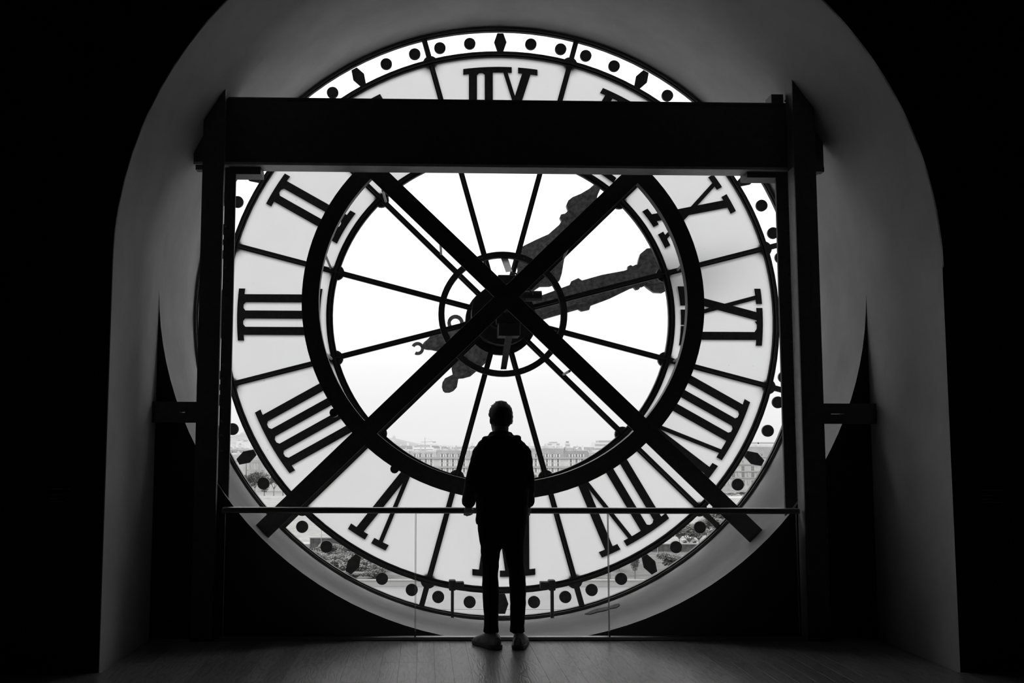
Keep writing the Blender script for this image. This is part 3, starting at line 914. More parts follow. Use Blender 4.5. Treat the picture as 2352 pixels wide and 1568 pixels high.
# hair
hr = MB(); seg = 36
vs = []; rows = 12
for k in range(seg):
    t = 2 * PI * k / seg                     # 0 = right, pi/2 = face, 3pi/2 = back of the head
    fr = max(0, math.sin(t)); bk = max(0, -math.sin(t)); sd = abs(math.cos(t))
    low = .040 * fr ** .6 + .098 * sd ** 2 * (1 if fr < .4 else .7) + .192 * bk ** .7 * (1 - .25 * sd)
    low = max(low, .045)
    for i in range(rows):
        dz = -.010 + (low + .010) * (i / (rows - 1)) ** 1.25
        # interpolate the head profile
        q = head_rows[0]
        for j in range(len(head_rows) - 1):
            if head_rows[j][0] <= max(dz, .003) <= head_rows[j + 1][0]:
                f = (max(dz, .003) - head_rows[j][0]) / (head_rows[j + 1][0] - head_rows[j][0]); q = [head_rows[j][m_] * (1 - f) + head_rows[j + 1][m_] * f for m_ in range(4)]
        th = .013 + .006 * math.sin(9 * t + 3 * i) * .4 + .004 * noise.noise(Vector((math.cos(t) * 5, math.sin(t) * 5, dz * 40)))
        if i == rows - 1: th = .004
        if i == 0: q = (0, .004, .005, -.006); th = .004
        if i == 1: th *= 1.1
        vs.append(hp((q[1] + th) * math.cos(t), q[3] + (q[2] + th) * math.sin(t), dz - (.006 if i == 0 else .004 if i == 1 else 0)))
fs = [(k * rows + i, k * rows + i + 1, ((k + 1) % seg) * rows + i + 1, ((k + 1) % seg) * rows + i) for k in range(seg) for i in range(rows - 1)]
fs.append(tuple(k * rows for k in range(seg)))
hr.add(vs, fs)
random.seed(3)
for i in range(46):                          # loose short locks on the crown, fuller at the left front
    t = random.uniform(0, 2 * PI); rr = random.uniform(.01, .062)
    b0 = hp(rr * math.cos(t), rr * 1.2 * math.sin(t), .012 + rr * rr * 5.5)
    dr = Vector((-.5 + random.uniform(-.5, .3), .3 + random.uniform(-.6, .3), .35)).normalized()
    hr.tube([b0, b0 + dr * .014, b0 + dr * .026 + Vector((-.004, 0, -.003))], [.006, .005, .0015], 5)
ho = hr.build('hair', HAIR, person, smooth=True); ho['label'] = 'short dark hair'
# jacket with hood
jk = MB()
tj = [(999, 1125, 1172, .070), (1004, 1114, 1185, .085), (1009, 1106, 1196, .095), (1016, 1098, 1206, .108), (1028, 1092, 1213, .118), (1060, 1092, 1215, .128), (1100, 1092, 1215, .130), (1150, 1092.5, 1214, .128), (1180, 1093, 1213, .130), (1203, 1092.5, 1210, .128)]
zloft(jk, [((X_(l, y) + X_(r, y)) / 2, YP - .005, Z_(y), (X_(r, y) - X_(l, y)) / 2, b_) for y, l, r, b_ in tj], 28, .12)
for s in (-1, 1):
    A, E_, Wp = arms[s]
    jk.tube([A + Vector((s * -.022, 0, .050)), A + Vector((s * -.006, 0, .030)), A, A.lerp(E_, .35), A.lerp(E_, .7), E_, E_.lerp(Wp, .5), Wp + (Wp - E_) * .04], [(.018, .030), (.040, .054), (.055, .066), (.056, .066), (.054, .06), (.055, .056), (.053, .052), (.052, .046)], 16)
# collar and the folded hood behind the neck
cz_ = Z_(1000)
ring = [(X_(1150, 1000) + .068 * math.cos(t * PI / 8), YP - .006 + .072 * math.sin(t * PI / 8), cz_ + .006 - .012 * math.sin(t * PI / 8)) for t in range(17)]
jk.tube(ring, .020, 8, cap=False)
ellipsoid(jk, (X_(1148, 1010), YP - .085, Z_(1012)), (.115, .055, .050))
ellipsoid(jk, (X_(1117, 1006), YP - .045, Z_(1007.5)), (.036, .06, .020))
ellipsoid(jk, (X_(1186, 1003), YP - .045, Z_(1004.5)), (.034, .06, .020))
def wr_j(p):
    return .004 * noise.noise(Vector((p.x * 9, p.y * 9, p.z * 14))) + .0025 * noise.noise(Vector((p.x * 25, p.y * 22, p.z * 34)))
jo = fused(jk, 'jacket', JACKET, person, .0085, 4, wr_j); jo['label'] = 'dark hooded jacket'
# trousers
tr = MB()
hip = [(1192, 1096, 1209, .118), (1215, 1097, 1207.5, .120), (1236, 1100, 1206, .116), (1247, 1102, 1205, .105)]
zloft(tr, [((X_(l, y) + X_(r, y)) / 2, YP, Z_(y), (X_(r, y) - X_(l, y)) / 2, b_) for y, l, r, b_ in hip], 24, .15)
lg = {'L': [(1228, 1099, 1152, .10), (1252, 1103, 1152, .095), (1284, 1105.5, 1147, .088), (1320, 1107.5, 1144, .078), (1345, 1107, 1145, .074), (1373, 1108, 1146, .072), (1418, 1111.5, 1145, .064), (1436, 1111, 1145, .066), (1452, 1110, 1146, .068)],
      'R': [(1228, 1152, 1206, .10), (1252, 1154.5, 1204, .095), (1295, 1164, 1204, .088), (1326, 1168.5, 1207.5, .078), (1350, 1169.5, 1208, .074), (1384, 1171, 1208, .072), (1420, 1171.5, 1205.5, .064), (1436, 1171.5, 1204.5, .066), (1452, 1171, 1205, .068)]}
for s in 'LR':
    zloft(tr, [((X_(l, y) + X_(r, y)) / 2, YP - (.006 if 1300 < y < 1400 else 0), Z_(y), (X_(r, y) - X_(l, y)) / 2, b_) for y, l, r, b_ in lg[s]], 18)
to = fused(tr, 'trousers', TROUSER, person, .0085, 3, lambda p: .003 * noise.noise(Vector((p.x * 12, p.y * 12, p.z * 22))))
to['label'] = 'dark straight trousers'
# shoes
for nm, heel, ang, in (('L', (X_(1139, 1470), YP - .065), 31), ('R', (X_(1188, 1470), YP - .07), -13)):
    t = math.radians(90 + ang); d = Vector((math.cos(t), math.sin(t), 0)); w = Vector((d.y, -d.x, 0))
    h0 = Vector((heel[0], heel[1], 0)) - d * .015
    mb = MB()
    st = [(0.0, .030, .085, .03), (.02, .042, .112, .03), (.07, .047, .118, .03), (.11, .046, .110, .03), (.16, .048, .090, .03), (.21, .050, .072, .03), (.255, .042, .055, .03), (.285, .022, .042, .03)]
    vs = []
    for dd, hw, zt_, z0 in st:
        for k in range(12):
            a = PI * k / 11
            vs.append(h0 + d * dd + w * (hw * math.cos(a)) + Vector((0, 0, .022 + (zt_ - .022) * (math.sin(a) ** .7))))
    n = len(st)
    fs = [(i * 12 + k, i * 12 + k + 1, (i + 1) * 12 + k + 1, (i + 1) * 12 + k) for i in range(n - 1) for k in range(11)]
    fs += [(i * 12 + 11, i * 12, (i + 1) * 12, (i + 1) * 12 + 11) for i in range(n - 1)]
    fs += [tuple(range(12)), tuple((n - 1) * 12 + k for k in range(11, -1, -1))]
    mb.add(vs, fs)
    sh = mb.build('shoe', SHOE, person, smooth=True)
    sh['label'] = 'chunky grey trainer'
    mb = MB(); out = []
    for dd, hw in ((-.016, .020), (.0, .042), (.05, .053), (.11, .050), (.17, .051), (.22, .052), (.265, .042), (.295, .018)): out.append((dd, hw))
    loop = [h0 + d * a_ + w * b_ for a_, b_ in out] + [h0 + d * a_ - w * b_ for a_, b_ in out[::-1]]
    n = len(loop)
    mb.add([p + Vector((0, 0, .001)) for p in loop] + [p + Vector((0, 0, .032)) for p in loop], [tuple(range(n)), tuple(range(2 * n - 1, n - 1, -1))] + [((i + 1) % n, i, i + n, (i + 1) % n + n) for i in range(n)])
    bevel(mb.build('sole', SOLE, sh), .006)
    for i in range(4):
        c = h0 + d * (.11 + .022 * i) + Vector((0, 0, .094 - .008 * i))
        MB().tube([c - w * .024, c + Vector((0, 0, .006)), c + w * .024], .004, 6).build('lace', SOLE, sh)

# ------------------------------------------------------------------ outside: the city across the river
ZG = -24.0
PALE = mat('pale_limestone', (0.52, 0.52, 0.51), rough=0.9, var=0.12, scale=.12, rnd=0.08)
STONE = mat('weathered_limestone', (0.42, 0.42, 0.41), rough=0.9, var=0.16, scale=.25)
ZINC = mat('zinc_roof', (0.27, 0.27, 0.275), rough=0.7, var=0.15, scale=.2, rnd=0.15)
SLATE = mat('slate_roof', (0.2, 0.2, 0.205), rough=0.7, var=0.2, scale=.3)
DARKPANE = mat('dark_window_pane', (0.16, 0.16, 0.165), rough=0.2)
SHUTTER = mat('white_shutter', (0.72, 0.72, 0.72), rough=0.7)
GRILLE = mat('balcony_grille', (0.36, 0.36, 0.36), rough=0.7)
CHIM = mat('chimney_render', (0.55, 0.54, 0.53), rough=0.9, rnd=0.25, var=.1)
FOLIAGE = mat('autumn_foliage', (0.17, 0.17, 0.165), rough=0.95, var=0.6, scale=1.3, detail=8, rnd=0.2)
BARK = mat('bark', (0.16, 0.155, 0.15), rough=0.95)
LAWN = mat('lawn', (0.23, 0.23, 0.225), rough=1.0, var=0.3, scale=.35, detail=9)
EARTH = mat('scrub_earth', (0.10, 0.10, 0.098), rough=1.0, var=0.55, scale=.22, detail=10)
PATH = mat('sandy_path', (0.36, 0.36, 0.355), rough=1.0, var=0.06, scale=.3)
ASPHALT = mat('road_asphalt', (0.19, 0.19, 0.19), rough=0.9, var=0.12, scale=.1)
KERB = mat('pale_kerb_stone', (0.33, 0.33, 0.325), rough=0.9, var=.08, scale=.5)
DARKWALL = mat('ivy_dark_wall', (0.07, 0.07, 0.07), rough=1.0, var=0.6, scale=.8, detail=8)
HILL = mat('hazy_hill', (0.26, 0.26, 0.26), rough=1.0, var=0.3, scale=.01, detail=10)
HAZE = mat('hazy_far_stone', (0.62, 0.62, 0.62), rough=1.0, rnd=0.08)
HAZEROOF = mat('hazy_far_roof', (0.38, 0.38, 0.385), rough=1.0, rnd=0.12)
WATER = mat('river_water', (0.06, 0.06, 0.06), rough=0.08, var=.1, scale=.05)

def D_of(py, z=ZG): 
    r = ray(1176, py); return (z - CAM_H) * r.y / r.z

struct(MB().box(-1500, 1500, 20, 4200, ZG - 12, ZG - 9).build('ground', ASPHALT, loc=(0, 0, ZG)))
# river, embankment and the garden terrace on the far bank
tag(MB().box(-900, 900, 45, 158, ZG - 9, ZG - 8).build('river', WATER), 'grey river water below the clock', None, None, 'structure')
bank = struct(MB().box(-900, 900, 158, 4200, ZG - 9, ZG).build('embankment', ASPHALT))
o = struct(MB().box(-900, 900, 172, 196.4, ZG, ZG + .06).build('road', ASPHALT))
struct(MB().box(-900, 900, 203, 272, ZG, ZG + .05).build('quay_verge', EARTH))
struct(MB().box(-900, 900, 282, 560, ZG, ZG + .05).build('lawn', LAWN))
struct(MB().box(-900, 900, 560, 588, ZG, ZG + .08).build('path', PATH))

def wall_thing(name, label, x0, x1, y, h, m, cap=True, th=.5, cat='wall'):
    t = empty(name, ((x0 + x1) / 2, y, ZG), label, cat)
    MB().box(x0, x1, y, y + th, ZG, ZG + h).build('wall_body', m, t)
    if cap: MB().box(x0 - .1, x1 + .1, y - .12, y + th + .12, ZG + h, ZG + h + .28).build('coping', KERB, t)
    return t
# parapet along the quay road: wall with a line of rail posts
px_ = at(900, 1345, 200); 
par = wall_thing('quay_parapet', 'low pale parapet wall along the quay road', -90, 190, 200.5, 1.0, KERB, True, .4)
# terrace walls
DW = 268
wall_thing('terrace_wall', 'dark terrace wall with pale coping below the V numeral', at(712, 1240, DW).x, at(905, 1240, DW).x, DW, 3.2, DARKWALL)
wall_thing('terrace_wall', 'long low grey wall below the VII numeral at the right', at(1480, 1262, DW).x, at(1640, 1262, DW).x, DW, 1.8, DARKWALL)
wall_thing('terrace_wall', 'pale low wall and steps left of the dark terrace wall', at(655, 1225, DW).x, at(711, 1225, DW).x, DW + 2, 1.6, KERB, False, 6)

# trees
def crown_mesh(seed, n=9, squash=.8, leaves=2400):
    rnd = random.Random(seed)
    blobs = [(Vector((rnd.uniform(-.55, .55), rnd.uniform(-.55, .55), rnd.uniform(-.4, .5) * squash)), rnd.uniform(.3, .5)) for i in range(n)]
    vs, fs = [], []
    for i in range(leaves):
        c, r = rnd.choice(blobs)
        d = Vector((rnd.gauss(0, 1), rnd.gauss(0, 1), rnd.gauss(0, 1))).normalized() * r * rnd.uniform(.45, 1.08)
        d.z *= squash
        p = c + d
        u = Vector((rnd.gauss(0, 1), rnd.gauss(0, 1), rnd.gauss(0, 1))).normalized(); w = u.orthogonal().normalized()
        k = rnd.uniform(.05, .10)
        m_ = len(vs)
        vs += [p - u * k, p + w * k * .6, p + u * k, p - w * k * .6]; fs.append((m_, m_ + 1, m_ + 2, m_ + 3))
    me = bpy.data.meshes.new('crown'); me.from_pydata(vs, [], fs)
    me.materials.append(FOLIAGE)
    return me
crowns = [crown_mesh(s) for s in range(4)] + [crown_mesh(9, 6, 1.5)]
trunk_me = MB().tube([(0, 0, 0), (.02, 0, .5), (-.02, .01, 1)], [.06, .045, .03], 6).mesh('trunk', BARK)
br_mb = MB()
for k in range(5):
    t = 2 * PI * k / 5
    br_mb.tube([(0, 0, .0), (.35 * math.cos(t), .35 * math.sin(t), .45), (.6 * math.cos(t + .2), .6 * math.sin(t + .2), 1)], [.05, .03, .012], 5)
branch_me = br_mb.mesh('branches', BARK)
def tree(x, y, h, w, var, label, group=None, trunk=.45, z=ZG, name='tree'):
    t = empty(name, (x, y, z), label, 'tree', group)
    inst(trunk_me, 'trunk', t, (0, 0, 0), (0, 0, random.uniform(0, 6)), (h * .35, h * .35, h * trunk * 1.25))
    inst(branch_me, 'branches', t, (0, 0, h * trunk), (0, 0, random.uniform(0, 6)), (w * .5, w * .5, h * (1 - trunk) * .6))
    inst(crowns[var % 5], 'crown', t, (0, 0, h * (trunk + (1 - trunk) * .5)), (0, 0, random.uniform(0, 6)), (w * .62, w * .62, h * (1 - trunk) * .62))
    return t
random.seed(11)
# the clipped row by the path, left below the curved pavilion
for i, px in enumerate((520, 541, 563, 585, 607, 629, 650, 672, 694, 716, 738)):
    y = 578 + random.uniform(-3, 3)
    tree(at(px, 1136, y).x, y, random.uniform(12, 13.5), 8.0, i, 'dark clipped tree in the row by the pale path, %s from the left' % 'first second third fourth fifth sixth seventh eighth ninth tenth last'.split()[i], 'trees in the row by the path', .3)
# trees in front of the middle and right buildings
for i, px in enumerate((1630, 1655, 1680, 1703, 1728, 1755, 1783)):
    y = 590 + random.uniform(-4, 4)
    tree(at(px, 1130, y).x, y, random.uniform(2.0, 3.2), 6.5, i, 'low shrub at the foot of the long stone palace, %s from the left' % 'first second third fourth fifth sixth last'.split()[i], 'shrubs before the palace', .15, name='shrub')
for i in range(16):
    px = 850 + i * 42
    y = 560 + random.uniform(-6, 6)
    tree(at(px, 1140, y).x, y, random.uniform(9, 11), 6.5, i, 'dark garden tree behind the milky glass panels', 'garden trees behind the milky panels', .3)
# scrub on the quay verge, left and right
for i in range(34):
    y = 212 + 7.2 * (i % 7) + random.uniform(-1, 1); px = 655 + 52 * (i // 7) + 7 * (i % 7) + random.uniform(-6, 6)
    tree(at(px, 1290, y).x, y, random.uniform(1.6, 3.6), random.uniform(4, 6), i, 'dark rough bush on the quay verge at lower left', 'bushes on the left quay verge', .05, name='bush')
for i, (px, y, h, w) in enumerate(((1583, 274, 6.5, 7), (1605, 280, 6.5, 7), (1560, 285, 6, 6), (1632, 300, 7, 8), (1655, 330, 7, 8))):
    tree(at(px, 1230, y).x, y, h, w, i, ('sparse grey tree by the lower right rim dots', 'wide grey tree beside the diagonal bar foot', 'small tree behind the parked white car', 'broad tree left of the palace lawn', 'rough tree at the edge of the palace lawn')[i], None, .3)
tree(at(1461, 1340, 210).x, 211, 6.0, 2.4, 4, 'thin upright young tree right of the glass seam', None, .4)
tree(at(1404, 1340, 206).x, 207, 5.2, 2.0, 3, 'thin young tree at the right glass seam', None, .55)
tree(at(1548, 1310, 222).x, 224, 4.6, 6.0, 1, 'round bush left of the rim at lower right', None, .15, name='bush')
tree(at(1425, 1340, 225).x, 226, 5.0, 4.0, 2, 'small bare tree before the pale wall', None, .4)
# lamp posts
LAMP = mat('lamp_post_paint', (0.3, 0.3, 0.3), rough=0.6)
for px, y, lab in ((738, 262, 'slim lamp post before the dark terrace wall'), (1510, 240, 'slim lamp post beside the parked car'), (1340, 205, 'slim lamp post by the quay parapet at right')):
    x = at(px, 1240, y).x
    t = empty('street_lamp', (x, y, ZG), lab, 'lamp')
    MB().tube([(x, y, ZG), (x, y, ZG + 7)], [.09, .05], 8).build('pole', LAMP, t)
    MB().lathe_z((x, y, ZG + 7), [(.1, 0), (.28, .25), (.2, .6), (.05, .8)], 8).build('lantern', SHUTTER, t)

# cars
TYRE = mat('tyre_rubber', (0.05, 0.05, 0.05), rough=.9)
CARW = mat('white_car_paint', (0.8, 0.8, 0.8), rough=.3); CARD = mat('grey_car_paint', (0.3, 0.3, 0.3), rough=.3)
def car(px, y, m, label):
    x = at(px, 1300, y).x
    t = empty('car', (x, y, ZG), label, 'car')
    z = ZG + .06
    pr = [(-2.1, .35), (-2.15, .75), (-1.9, .95), (-1.0, 1.0), (-.4, 1.0), (1.2, 1.0), (1.95, .92), (2.1, .6), (2.05, .35)]
    bevel(MB().prism([(x + a_, z + b_) for a_, b_ in pr], y - .85, y + .85).build('body', m, t), .05)
    ca = [(-1.25, .98), (-.6, 1.45), (.9, 1.48), (1.6, .98)]
    bevel(MB().prism([(x + a_, z + b_) for a_, b_ in ca], y - .72, y + .72).build('cabin', m, t), .05)
    wi = [(-.95, 1.02), (-.5, 1.36), (.82, 1.38), (1.25, 1.02)]
    MB().prism([(x + a_, z + b_) for a_, b_ in wi], y - .74, y + .74).build('window', DARKPANE, t)
    for a_ in (-1.3, 1.3):
        for b_ in (-.8, .8): MB().cyl_y(x + a_, z + .33, .33, y + b_ - .1, y + b_ + .1, 14).build('wheel', TYRE, t)
car(1519, 272, CARW, 'white car parked near the lower right rim dots')
car(1585, 292, CARD, 'grey car behind the tree at lower right')

# ---- buildings
def window_mesh(w, h, shut, depth=.35, m=None):
    mb = MB()
    mb.box(-w / 2, w / 2, -.05, .12, 0, h, 0)
    fr = .09
    for x in (-w / 2, 0, w / 2): mb.box(x - fr / 2, x + fr / 2, -.09, -.05, 0, h, 1)
    mb.box(-w / 2, w / 2, -.09, -.05, h * .62, h * .62 + fr, 1)
    mb.box(-w / 2 - .15, w / 2 + .15, -.22, 0.0, -.18, 0, 1)
    if shut:
        for s in (-1, 1):
            mb.box(s * (w / 2 + .28) - .24, s * (w / 2 + .28) + .24, -.13, 0.0, 0, h, 2)
    return mb.mesh('window', [DARKPANE, PALE, SHUTTER])
WM = {'tall': window_mesh(1.25, 2.3, True), 'plain': window_mesh(1.3, 2.4, False), 'small': window_mesh(1.0, 1.4, False), 'palace': window_mesh(1.9, 3.6, False)}
def dormer_mesh():
    mb = MB(); mb.box(-.85, .85, -.2, 1.6, 0, 1.9, 1); mb.box(-.55, .55, -.26, -.2, .25, 1.6, 0); mb.prism([(-1, 1.9), (1, 1.9), (0, 2.45)], -.3, 1.6, 2)
    return mb.mesh('dormer', [DARKPANE, PALE, ZINC])
DM = dormer_mesh()
pot_me = MB().lathe_z((0, 0, 0), [(.14, 0), (.12, .5)], 6).mesh('chimney_pot', mat('clay_pot', (.45, .43, .42), rough=.9))
def block(label, px0, px1, D, eave_py, ridge_py, rows, pitch, kind='tall', roof='mansard', wall=PALE, depth=14, dormers=True, top_rows=0, base=ZG, name='apartment_building', roofm=None, chim=3, balcony=(1, 3)):
    x0, x1 = at(px0, 1050, D).x, at(px1, 1050, D).x
    ze, zr = at((px0 + px1) / 2, eave_py, D).z, at((px0 + px1) / 2, ridge_py, D + 4).z
    b = empty(name, ((x0 + x1) / 2, D, base), label, 'building')
    o_ = b.location
    MB().box(x0, x1, D, D + depth, base, ze).build('wall', wall, b)
    MB().box(x0, x1, D - .45, D + depth, ze - .35, ze + .1).build('cornice', KERB, b)
    rm = roofm or ZINC
    mb = MB()
    a_ = [(x0, D, ze + .1), (x1, D, ze + .1), (x1, D + depth, ze + .1), (x0, D + depth, ze + .1)]
    i1 = 1.8; zk = ze + (zr - ze) * .8
    k_ = [(x0 + .1, D + i1, zk), (x1 - .1, D + i1, zk), (x1 - .1, D + depth - i1, zk), (x0 + .1, D + depth - i1, zk)]
    r_ = [(x0 + .1, D + depth * .45, zr), (x1 - .1, D + depth * .45, zr), (x1 - .1, D + depth * .55, zr), (x0 + .1, D + depth * .55, zr)]
    mb.hull8(a_, k_); mb.hull8(k_, r_); mb.build('roof', rm, b)
    n = max(1, int((x1 - x0 - 1.2) / pitch)); off = ((x1 - x0) - (n - 1) * pitch) / 2
    for i in range(n):
        xw = x0 + off + i * pitch
        for (py_, kd) in rows:
            zz = at(px0, py_, D).z
            inst(WM[kd], 'window', b, (xw - o_.x, 0, zz - o_.z))
        if dormers: inst(DM, 'dormer', b, (xw - o_.x, .45, ze + .15 - o_.z))
    for j in balcony:
        if j < len(rows):
            zz = at(px0, rows[j][0], D).z - .25
            mb = MB(); mb.box(x0, x1, D - .75, D, zz - .15, zz)
            mb.box(x0, x1, D - .75, D - .68, zz, zz + .95, 1)
            mb.build('balcony', [KERB, GRILLE], b)
    for j in range(chim):
        xc = x0 + (j + .5 + random.uniform(-.2, .2)) * (x1 - x0) / chim
        c = MB().box(xc - .4, xc + .4, D + 3, D + 3 + random.uniform(3, 5), zk - 2, zr + random.uniform(.7, 1.8)).build('chimney', CHIM, b)
        zt_ = max(v.co.z for v in c.data.vertices)
        for q in range(4): inst(pot_me, 'chimney_pot', c, (xc - o_.x, D + 3.5 + .6 * q - o_.y, zt_))
    return b
random.seed(5)
R4 = [(1084, 'tall'), (1073, 'tall'), (1062, 'tall'), (1052, 'tall')]
DB = 620
block('wide grey roofed apartment block left of the person', 940, 1003, DB, 1050, 1033, R4, 3.2, chim=4)
block('pale apartment block just left of the person', 1003, 1078, DB, 1050.5, 1030, R4, 3.2, chim=4)
block('apartment block hidden behind the person', 1078, 1216, DB, 1050, 1031, R4, 3.2, chim=5)
block('apartment block with high rounded roof right of the person', 1216, 1296, DB, 1051, 1024, R4, 3.25, chim=3)
block('apartment block with steep dark roofs right of the round roof', 1296, 1352, DB, 1052, 1031, R4, 3.3, roofm=SLATE, chim=3)
block('low roofed apartment block near the right diagonal bar', 1352, 1440, DB, 1058, 1034, R4, 3.3, chim=4)
block('apartment block behind the right white panels', 1440, 1640, DB + 4, 1056, 1034, R4, 3.4, chim=6)
block('darker brick fronted block at the left of the centre view', 868, 940, DB - 6, 1047, 1031, R4, 3.4, wall=STONE, chim=4)
block('apartment block behind the left white panels', 712, 868, DB + 6, 1054, 1034, R4, 3.4, chim=6)
# left: curved pavilion between two pale wings
L3 = [(1093.5, 'plain'), (1078.5, 'plain'), (1063.5, 'plain')]
block('pale wing left of the curved pavilion', 500, 565, 640, 1057, 1040, L3, 8.2, 'plain', chim=2, balcony=())
block('pale wing right of the curved pavilion', 605, 712, 640, 1057, 1040, L3, 8.2, 'plain', chim=3, balcony=())
cx_, yw = at(585, 1080, 636).x, 636
t = empty('curved_pavilion', (cx_, yw, ZG), 'curved pale pavilion with rows of slim columns', 'building')
rr = (at(603, 1080, 636).x - at(567, 1080, 636).x) / 2
prof = lambda z0, z1, r, m, nm: MB().lathe_z((cx_, yw + 3, 0), [(r, z0), (r, z1)], 32).build(nm, m, t)
z0, z1, z2, z3 = ZG, at(585, 1082, 636).z, at(585, 1062, 636).z, at(585, 1056, 636).z
prof(z0, z1, rr * .96, STONE, 'lower_drum'); prof(z1, z1 + .8, rr * 1.03, KERB, 'string_course'); prof(z1 + .8, z2, rr * .94, STONE, 'upper_drum'); prof(z2, z3, rr * 1.05, KERB, 'cornice')
MB().lathe_z((cx_, yw + 3, z3), [(rr, 0), (rr * .9, 2.0), (rr * .4, 4.2), (.3, 4.8)], 32).build('roof', ZINC, t)
for k in range(17):
    a_ = PI + PI * k / 16
    x, y = cx_ + rr * 1.0 * math.cos(a_), yw + 3 + rr * 1.0 * math.sin(a_)
    MB().tube([(x, y, z1 + .8), (x, y, z2)], .28, 6).build('column', PALE, t)
    MB().tube([(x, y, z0 + 8), (x, y, z1)], .28, 6).build('column', PALE, t)
block('dark roofed block above the curved pavilion', 520, 700, 700, 1042, 1030, [(1052, 'tall')], 3.6, wall=STONE, roofm=SLATE, chim=5, depth=18, balcony=())
# right: long stone palace with a deep slate roof
pal = block('long stone palace with deep roof and tall windows at right', 1640, 1860, 668, 1049, 1020, [(1116, 'palace'), (1096, 'palace'), (1083.5, 'palace'), (1062, 'small')], 6.1, 'palace', wall=STONE, roofm=ZINC, chim=3, depth=22, balcony=(), name='palace')
o_ = pal.location
x0, x1 = at(1640, 1050, 668).x, at(1860, 1050, 668).x
for py_ in (1101.5, 1086.5, 1070.5):
    zz = at(1740, py_ - 13.5 + 9, 668).z
    MB().box(x0, x1, 667.5, 668, zz - .4, zz + .3).build('string_course', KERB, pal)
zz = at(1740, 1019, 672).z
MB().box(x0, x1, 671, 671.15, zz, zz + 1.0).build('ridge_rail', GRILLE, pal)
n = int((x1 - x0 - 1.2) / 6.1); off = ((x1 - x0) - (n - 1) * 6.1) / 2
st_me = MB().lathe_z((0, 0, 0), [(.35, 0), (.4, 1.0), (.3, 1.9), (.16, 2.1), (.18, 2.45), (.05, 2.6)], 8).mesh('statue', STONE)
for i in range(n - 1):
    xw = x0 + off + (i + .5) * 6.1
    for py_ in (1112, 1093):
        inst(st_me, 'statue', pal, (xw - o_.x, -.4, at(1740, py_, 668).z - o_.z))

ORD = ['first', 'second', 'third', 'fourth', 'fifth', 'sixth', 'seventh', 'eighth', 'ninth', 'tenth', 'eleventh', 'twelfth', 'thirteenth', 'fourteenth', 'fifteenth', 'sixteenth']
# far roofs between the street front and the hills
random.seed(21)
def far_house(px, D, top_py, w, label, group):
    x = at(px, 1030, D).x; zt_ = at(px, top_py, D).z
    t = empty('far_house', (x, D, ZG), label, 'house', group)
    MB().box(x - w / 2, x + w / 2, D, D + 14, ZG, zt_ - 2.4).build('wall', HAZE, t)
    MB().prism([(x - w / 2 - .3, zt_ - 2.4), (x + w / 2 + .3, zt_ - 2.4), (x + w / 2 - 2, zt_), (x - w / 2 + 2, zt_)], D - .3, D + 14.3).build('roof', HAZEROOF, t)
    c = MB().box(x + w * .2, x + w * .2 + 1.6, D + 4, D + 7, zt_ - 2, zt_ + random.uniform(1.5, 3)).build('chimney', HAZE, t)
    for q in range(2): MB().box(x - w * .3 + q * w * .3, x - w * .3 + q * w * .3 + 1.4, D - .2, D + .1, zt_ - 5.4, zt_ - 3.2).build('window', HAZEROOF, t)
zones = [(868, 'above the darker fronted block'), (940, 'above the wide grey roofed block'), (1003, 'just left of the person'), (1078, 'behind the person'), (1216, 'above the round roofed block'), (1296, 'above the steep dark roofs'), (1352, 'above the low roofed block'), (1440, 'behind the right white panels')]
seen_ = {}
def far_lab(px):
    z_ = [t_ for p_, t_ in zones if px >= p_][-1]
    seen_[z_] = seen_.get(z_, 0) + 1
    return 'hazy house roof on the skyline %s, %s from left' % (z_, ORD[seen_[z_] - 1])
for i in range(44):
    px = 870 + i * 14 + random.uniform(-4, 4)
    far_house(px, 720 + 15.5 * ((i * 13) % 44), random.uniform(1023, 1032) - (4 if 1330 < px < 1440 else 0), random.uniform(9, 18), far_lab(870 + i * 14), 'far roofs on the skyline')
for i in range(14):
    far_house(515 + i * 15 + random.uniform(-4, 4), 760 + 16 * ((i * 5) % 14), random.uniform(1024, 1031), random.uniform(9, 16), 'small pale roof below the domed church hill, %s from the left' % ORD[i], 'far roofs below the church hill')
# big pale roof, tower block and glass box on the skyline
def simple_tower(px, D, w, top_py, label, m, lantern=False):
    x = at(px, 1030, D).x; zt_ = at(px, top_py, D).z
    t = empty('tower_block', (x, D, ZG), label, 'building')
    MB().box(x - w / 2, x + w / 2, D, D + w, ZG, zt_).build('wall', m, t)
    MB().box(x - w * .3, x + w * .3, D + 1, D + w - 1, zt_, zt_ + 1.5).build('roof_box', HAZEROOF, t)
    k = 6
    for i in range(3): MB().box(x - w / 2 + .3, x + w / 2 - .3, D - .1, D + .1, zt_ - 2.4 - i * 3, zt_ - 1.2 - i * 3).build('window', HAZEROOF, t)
simple_tower(1272, 1440, 9 * 1.8, 1017, 'pale broad tower with flat roof on the skyline', HAZE)
simple_tower(1304, 900, 4, 1017, 'thin pale chimney tower on the skyline', HAZE)
simple_tower(1392, 800, 17, 1016, 'white boxy rooftop building near the right diagonal', HAZE)
simple_tower(972, 700, 14, 1027, 'bright flat roofed box left of the person', SHUTTER)
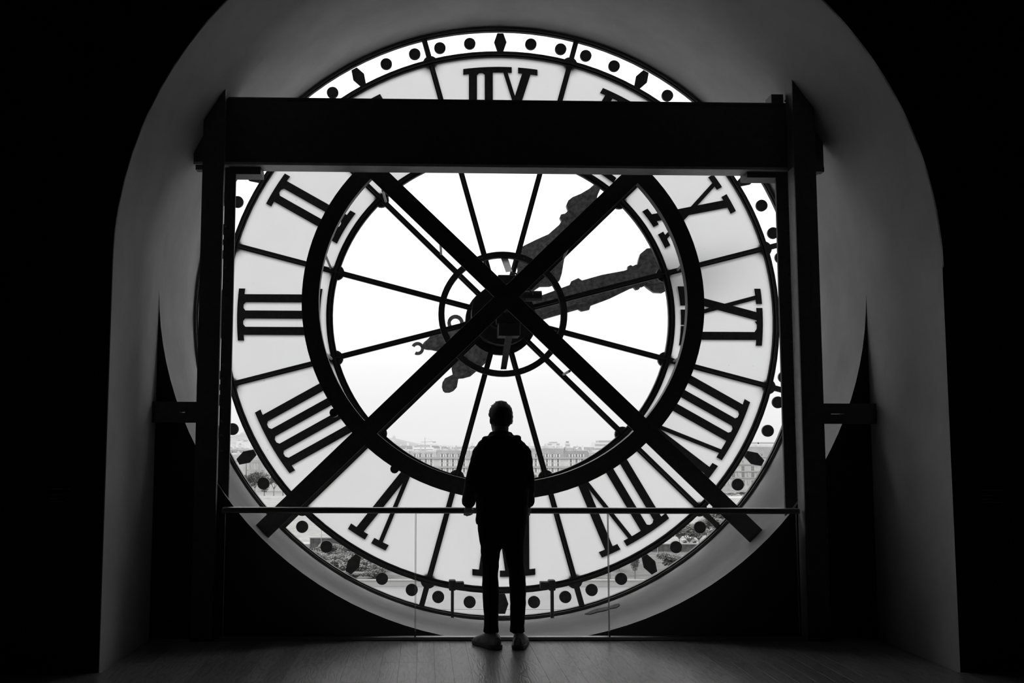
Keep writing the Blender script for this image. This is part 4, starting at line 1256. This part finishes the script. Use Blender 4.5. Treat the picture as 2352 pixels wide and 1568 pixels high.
# hills
def hill(name, label, pts, D, depth, seed):
    mb = MB(); n = 60; vs = []; rows = 10
    xs_ = [pts[0][0] + (pts[-1][0] - pts[0][0]) * i / n for i in range(n + 1)]
    for j in range(rows + 1):
        f = j / rows
        for px in xs_:
            for q in range(len(pts) - 1):
                if pts[q][0] <= px <= pts[q + 1][0]:
                    g = (px - pts[q][0]) / (pts[q + 1][0] - pts[q][0]); py_ = pts[q][1] * (1 - g) + pts[q + 1][1] * g; break
            top = at(px, py_, D).z
            x = at(px, 1030, D).x
            h = math.sin(f * PI / 2 if f < .5 else PI / 2 - 0 + (f - .5) * PI) if False else (1 - (1 - min(1, f * 1.6)) ** 2 if f < .63 else 1 - ((f - .63) / .37) ** 2)
            z = ZG + (top - ZG) * max(0, h) + (noise.noise(Vector((x * .02, f * 9, seed))) * 3 if 0 < f < .6 else 0)
            vs.append((x, D - depth * .63 + depth * f, z))
    m = n + 1
    mb.add(vs, [(j * m + i, j * m + i + 1, (j + 1) * m + i + 1, (j + 1) * m + i) for j in range(rows) for i in range(n)])
    return tag(mb.build(name, HILL, smooth=True, loc=(at(pts[len(pts) // 2][0], 1030, D).x, D, ZG)), label, None, None, 'structure')
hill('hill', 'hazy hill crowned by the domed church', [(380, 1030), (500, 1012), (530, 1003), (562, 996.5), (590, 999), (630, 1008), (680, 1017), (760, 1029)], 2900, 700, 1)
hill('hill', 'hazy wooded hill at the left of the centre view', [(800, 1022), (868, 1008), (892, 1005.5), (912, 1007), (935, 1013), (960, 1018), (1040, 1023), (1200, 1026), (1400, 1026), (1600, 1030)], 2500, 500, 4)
random.seed(31)
for i in range(26):
    px = random.uniform(525, 640); D = 2480 + 10 * i
    x = at(px, 1030, D).x; f = random.uniform(1009, 1024); z = at(px, f, D).z
    t = empty('hill_house', (x, D, z - 9), 'tiny pale house on the slope of the church hill', 'house', 'houses on the church hill')
    w = random.uniform(8, 18)
    MB().box(x - w / 2, x + w / 2, D, D + 9, z - 14, z).build('wall', HAZE, t)
    MB().prism([(x - w / 2, z), (x + w / 2, z), (x, z + 3)], D, D + 9).build('roof', HAZEROOF, t)
# the domed church on the hill
D = 2860
q = at(561, 997, D); kx = D / FPX
t = empty('domed_church', (q.x, D, q.z - 4), 'hazy domed church on top of the far hill', 'church')
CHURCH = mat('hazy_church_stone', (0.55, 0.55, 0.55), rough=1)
MB().box(q.x - 9 * kx, q.x + 9 * kx, D, D + 20, q.z - 8, q.z + 3 * kx).build('nave', CHURCH, t)
MB().lathe_z((q.x, D + 8, q.z + 3 * kx), [(4 * kx, 0), (4 * kx, 4 * kx), (3.7 * kx, 6 * kx), (2.4 * kx, 9 * kx), (.9 * kx, 10.5 * kx), (.8 * kx, 12 * kx), (.1 * kx, 13.5 * kx)], 16).build('main_dome', CHURCH, t)
for s in (-1, 1): MB().lathe_z((q.x + s * 6.5 * kx, D + 4, q.z + 2 * kx), [(1.8 * kx, 0), (1.8 * kx, 2.4 * kx), (1.2 * kx, 4 * kx), (.1 * kx, 5 * kx)], 12).build('small_dome', CHURCH, t)
# crowning block on the second hill
q = at(905, 1006, 2440); kx = 1.0
t = empty('hilltop_building', (q.x, 2440, q.z - 5), 'hazy flat topped building on the wooded hill', 'building')
MB().box(q.x - 3.6, q.x + 3.6, 2440, 2452, q.z - 12, q.z + 4).build('wall', CHURCH, t)
MB().box(q.x - 2, q.x + 2, 2442, 2450, q.z + 4, q.z + 6).build('roof_box', CHURCH, t)
# tower crane
q = at(976, 1040, 1000); zt_ = at(976, 1005, 1000).z; zj = at(976, 1014.5, 1000).z
CR = mat('crane_paint', (0.45, 0.45, 0.45), rough=.6)
t = empty('tower_crane', (q.x, 1000, ZG), 'thin tower crane on the skyline left of the person', 'crane')
MB().tube([(q.x, 1000, ZG), (q.x, 1000, zt_)], [.5, .3], 4).build('mast', CR, t)
xa, xb = at(974, 1014, 1000).x, at(1001, 1014, 1000).x
MB().tube([(xa - 3, 1000, zj), (xb, 1000, zj + .6)], .3, 4).build('jib', CR, t)
MB().tube([(q.x, 1000, zt_), (xb - 2, 1000, zj + .7)], .08, 4).build('cable', CR, t)
MB().box(xb - 3, xb, 999.5, 1000.5, zj - .9, zj + .5).build('counterweight', CR, t)
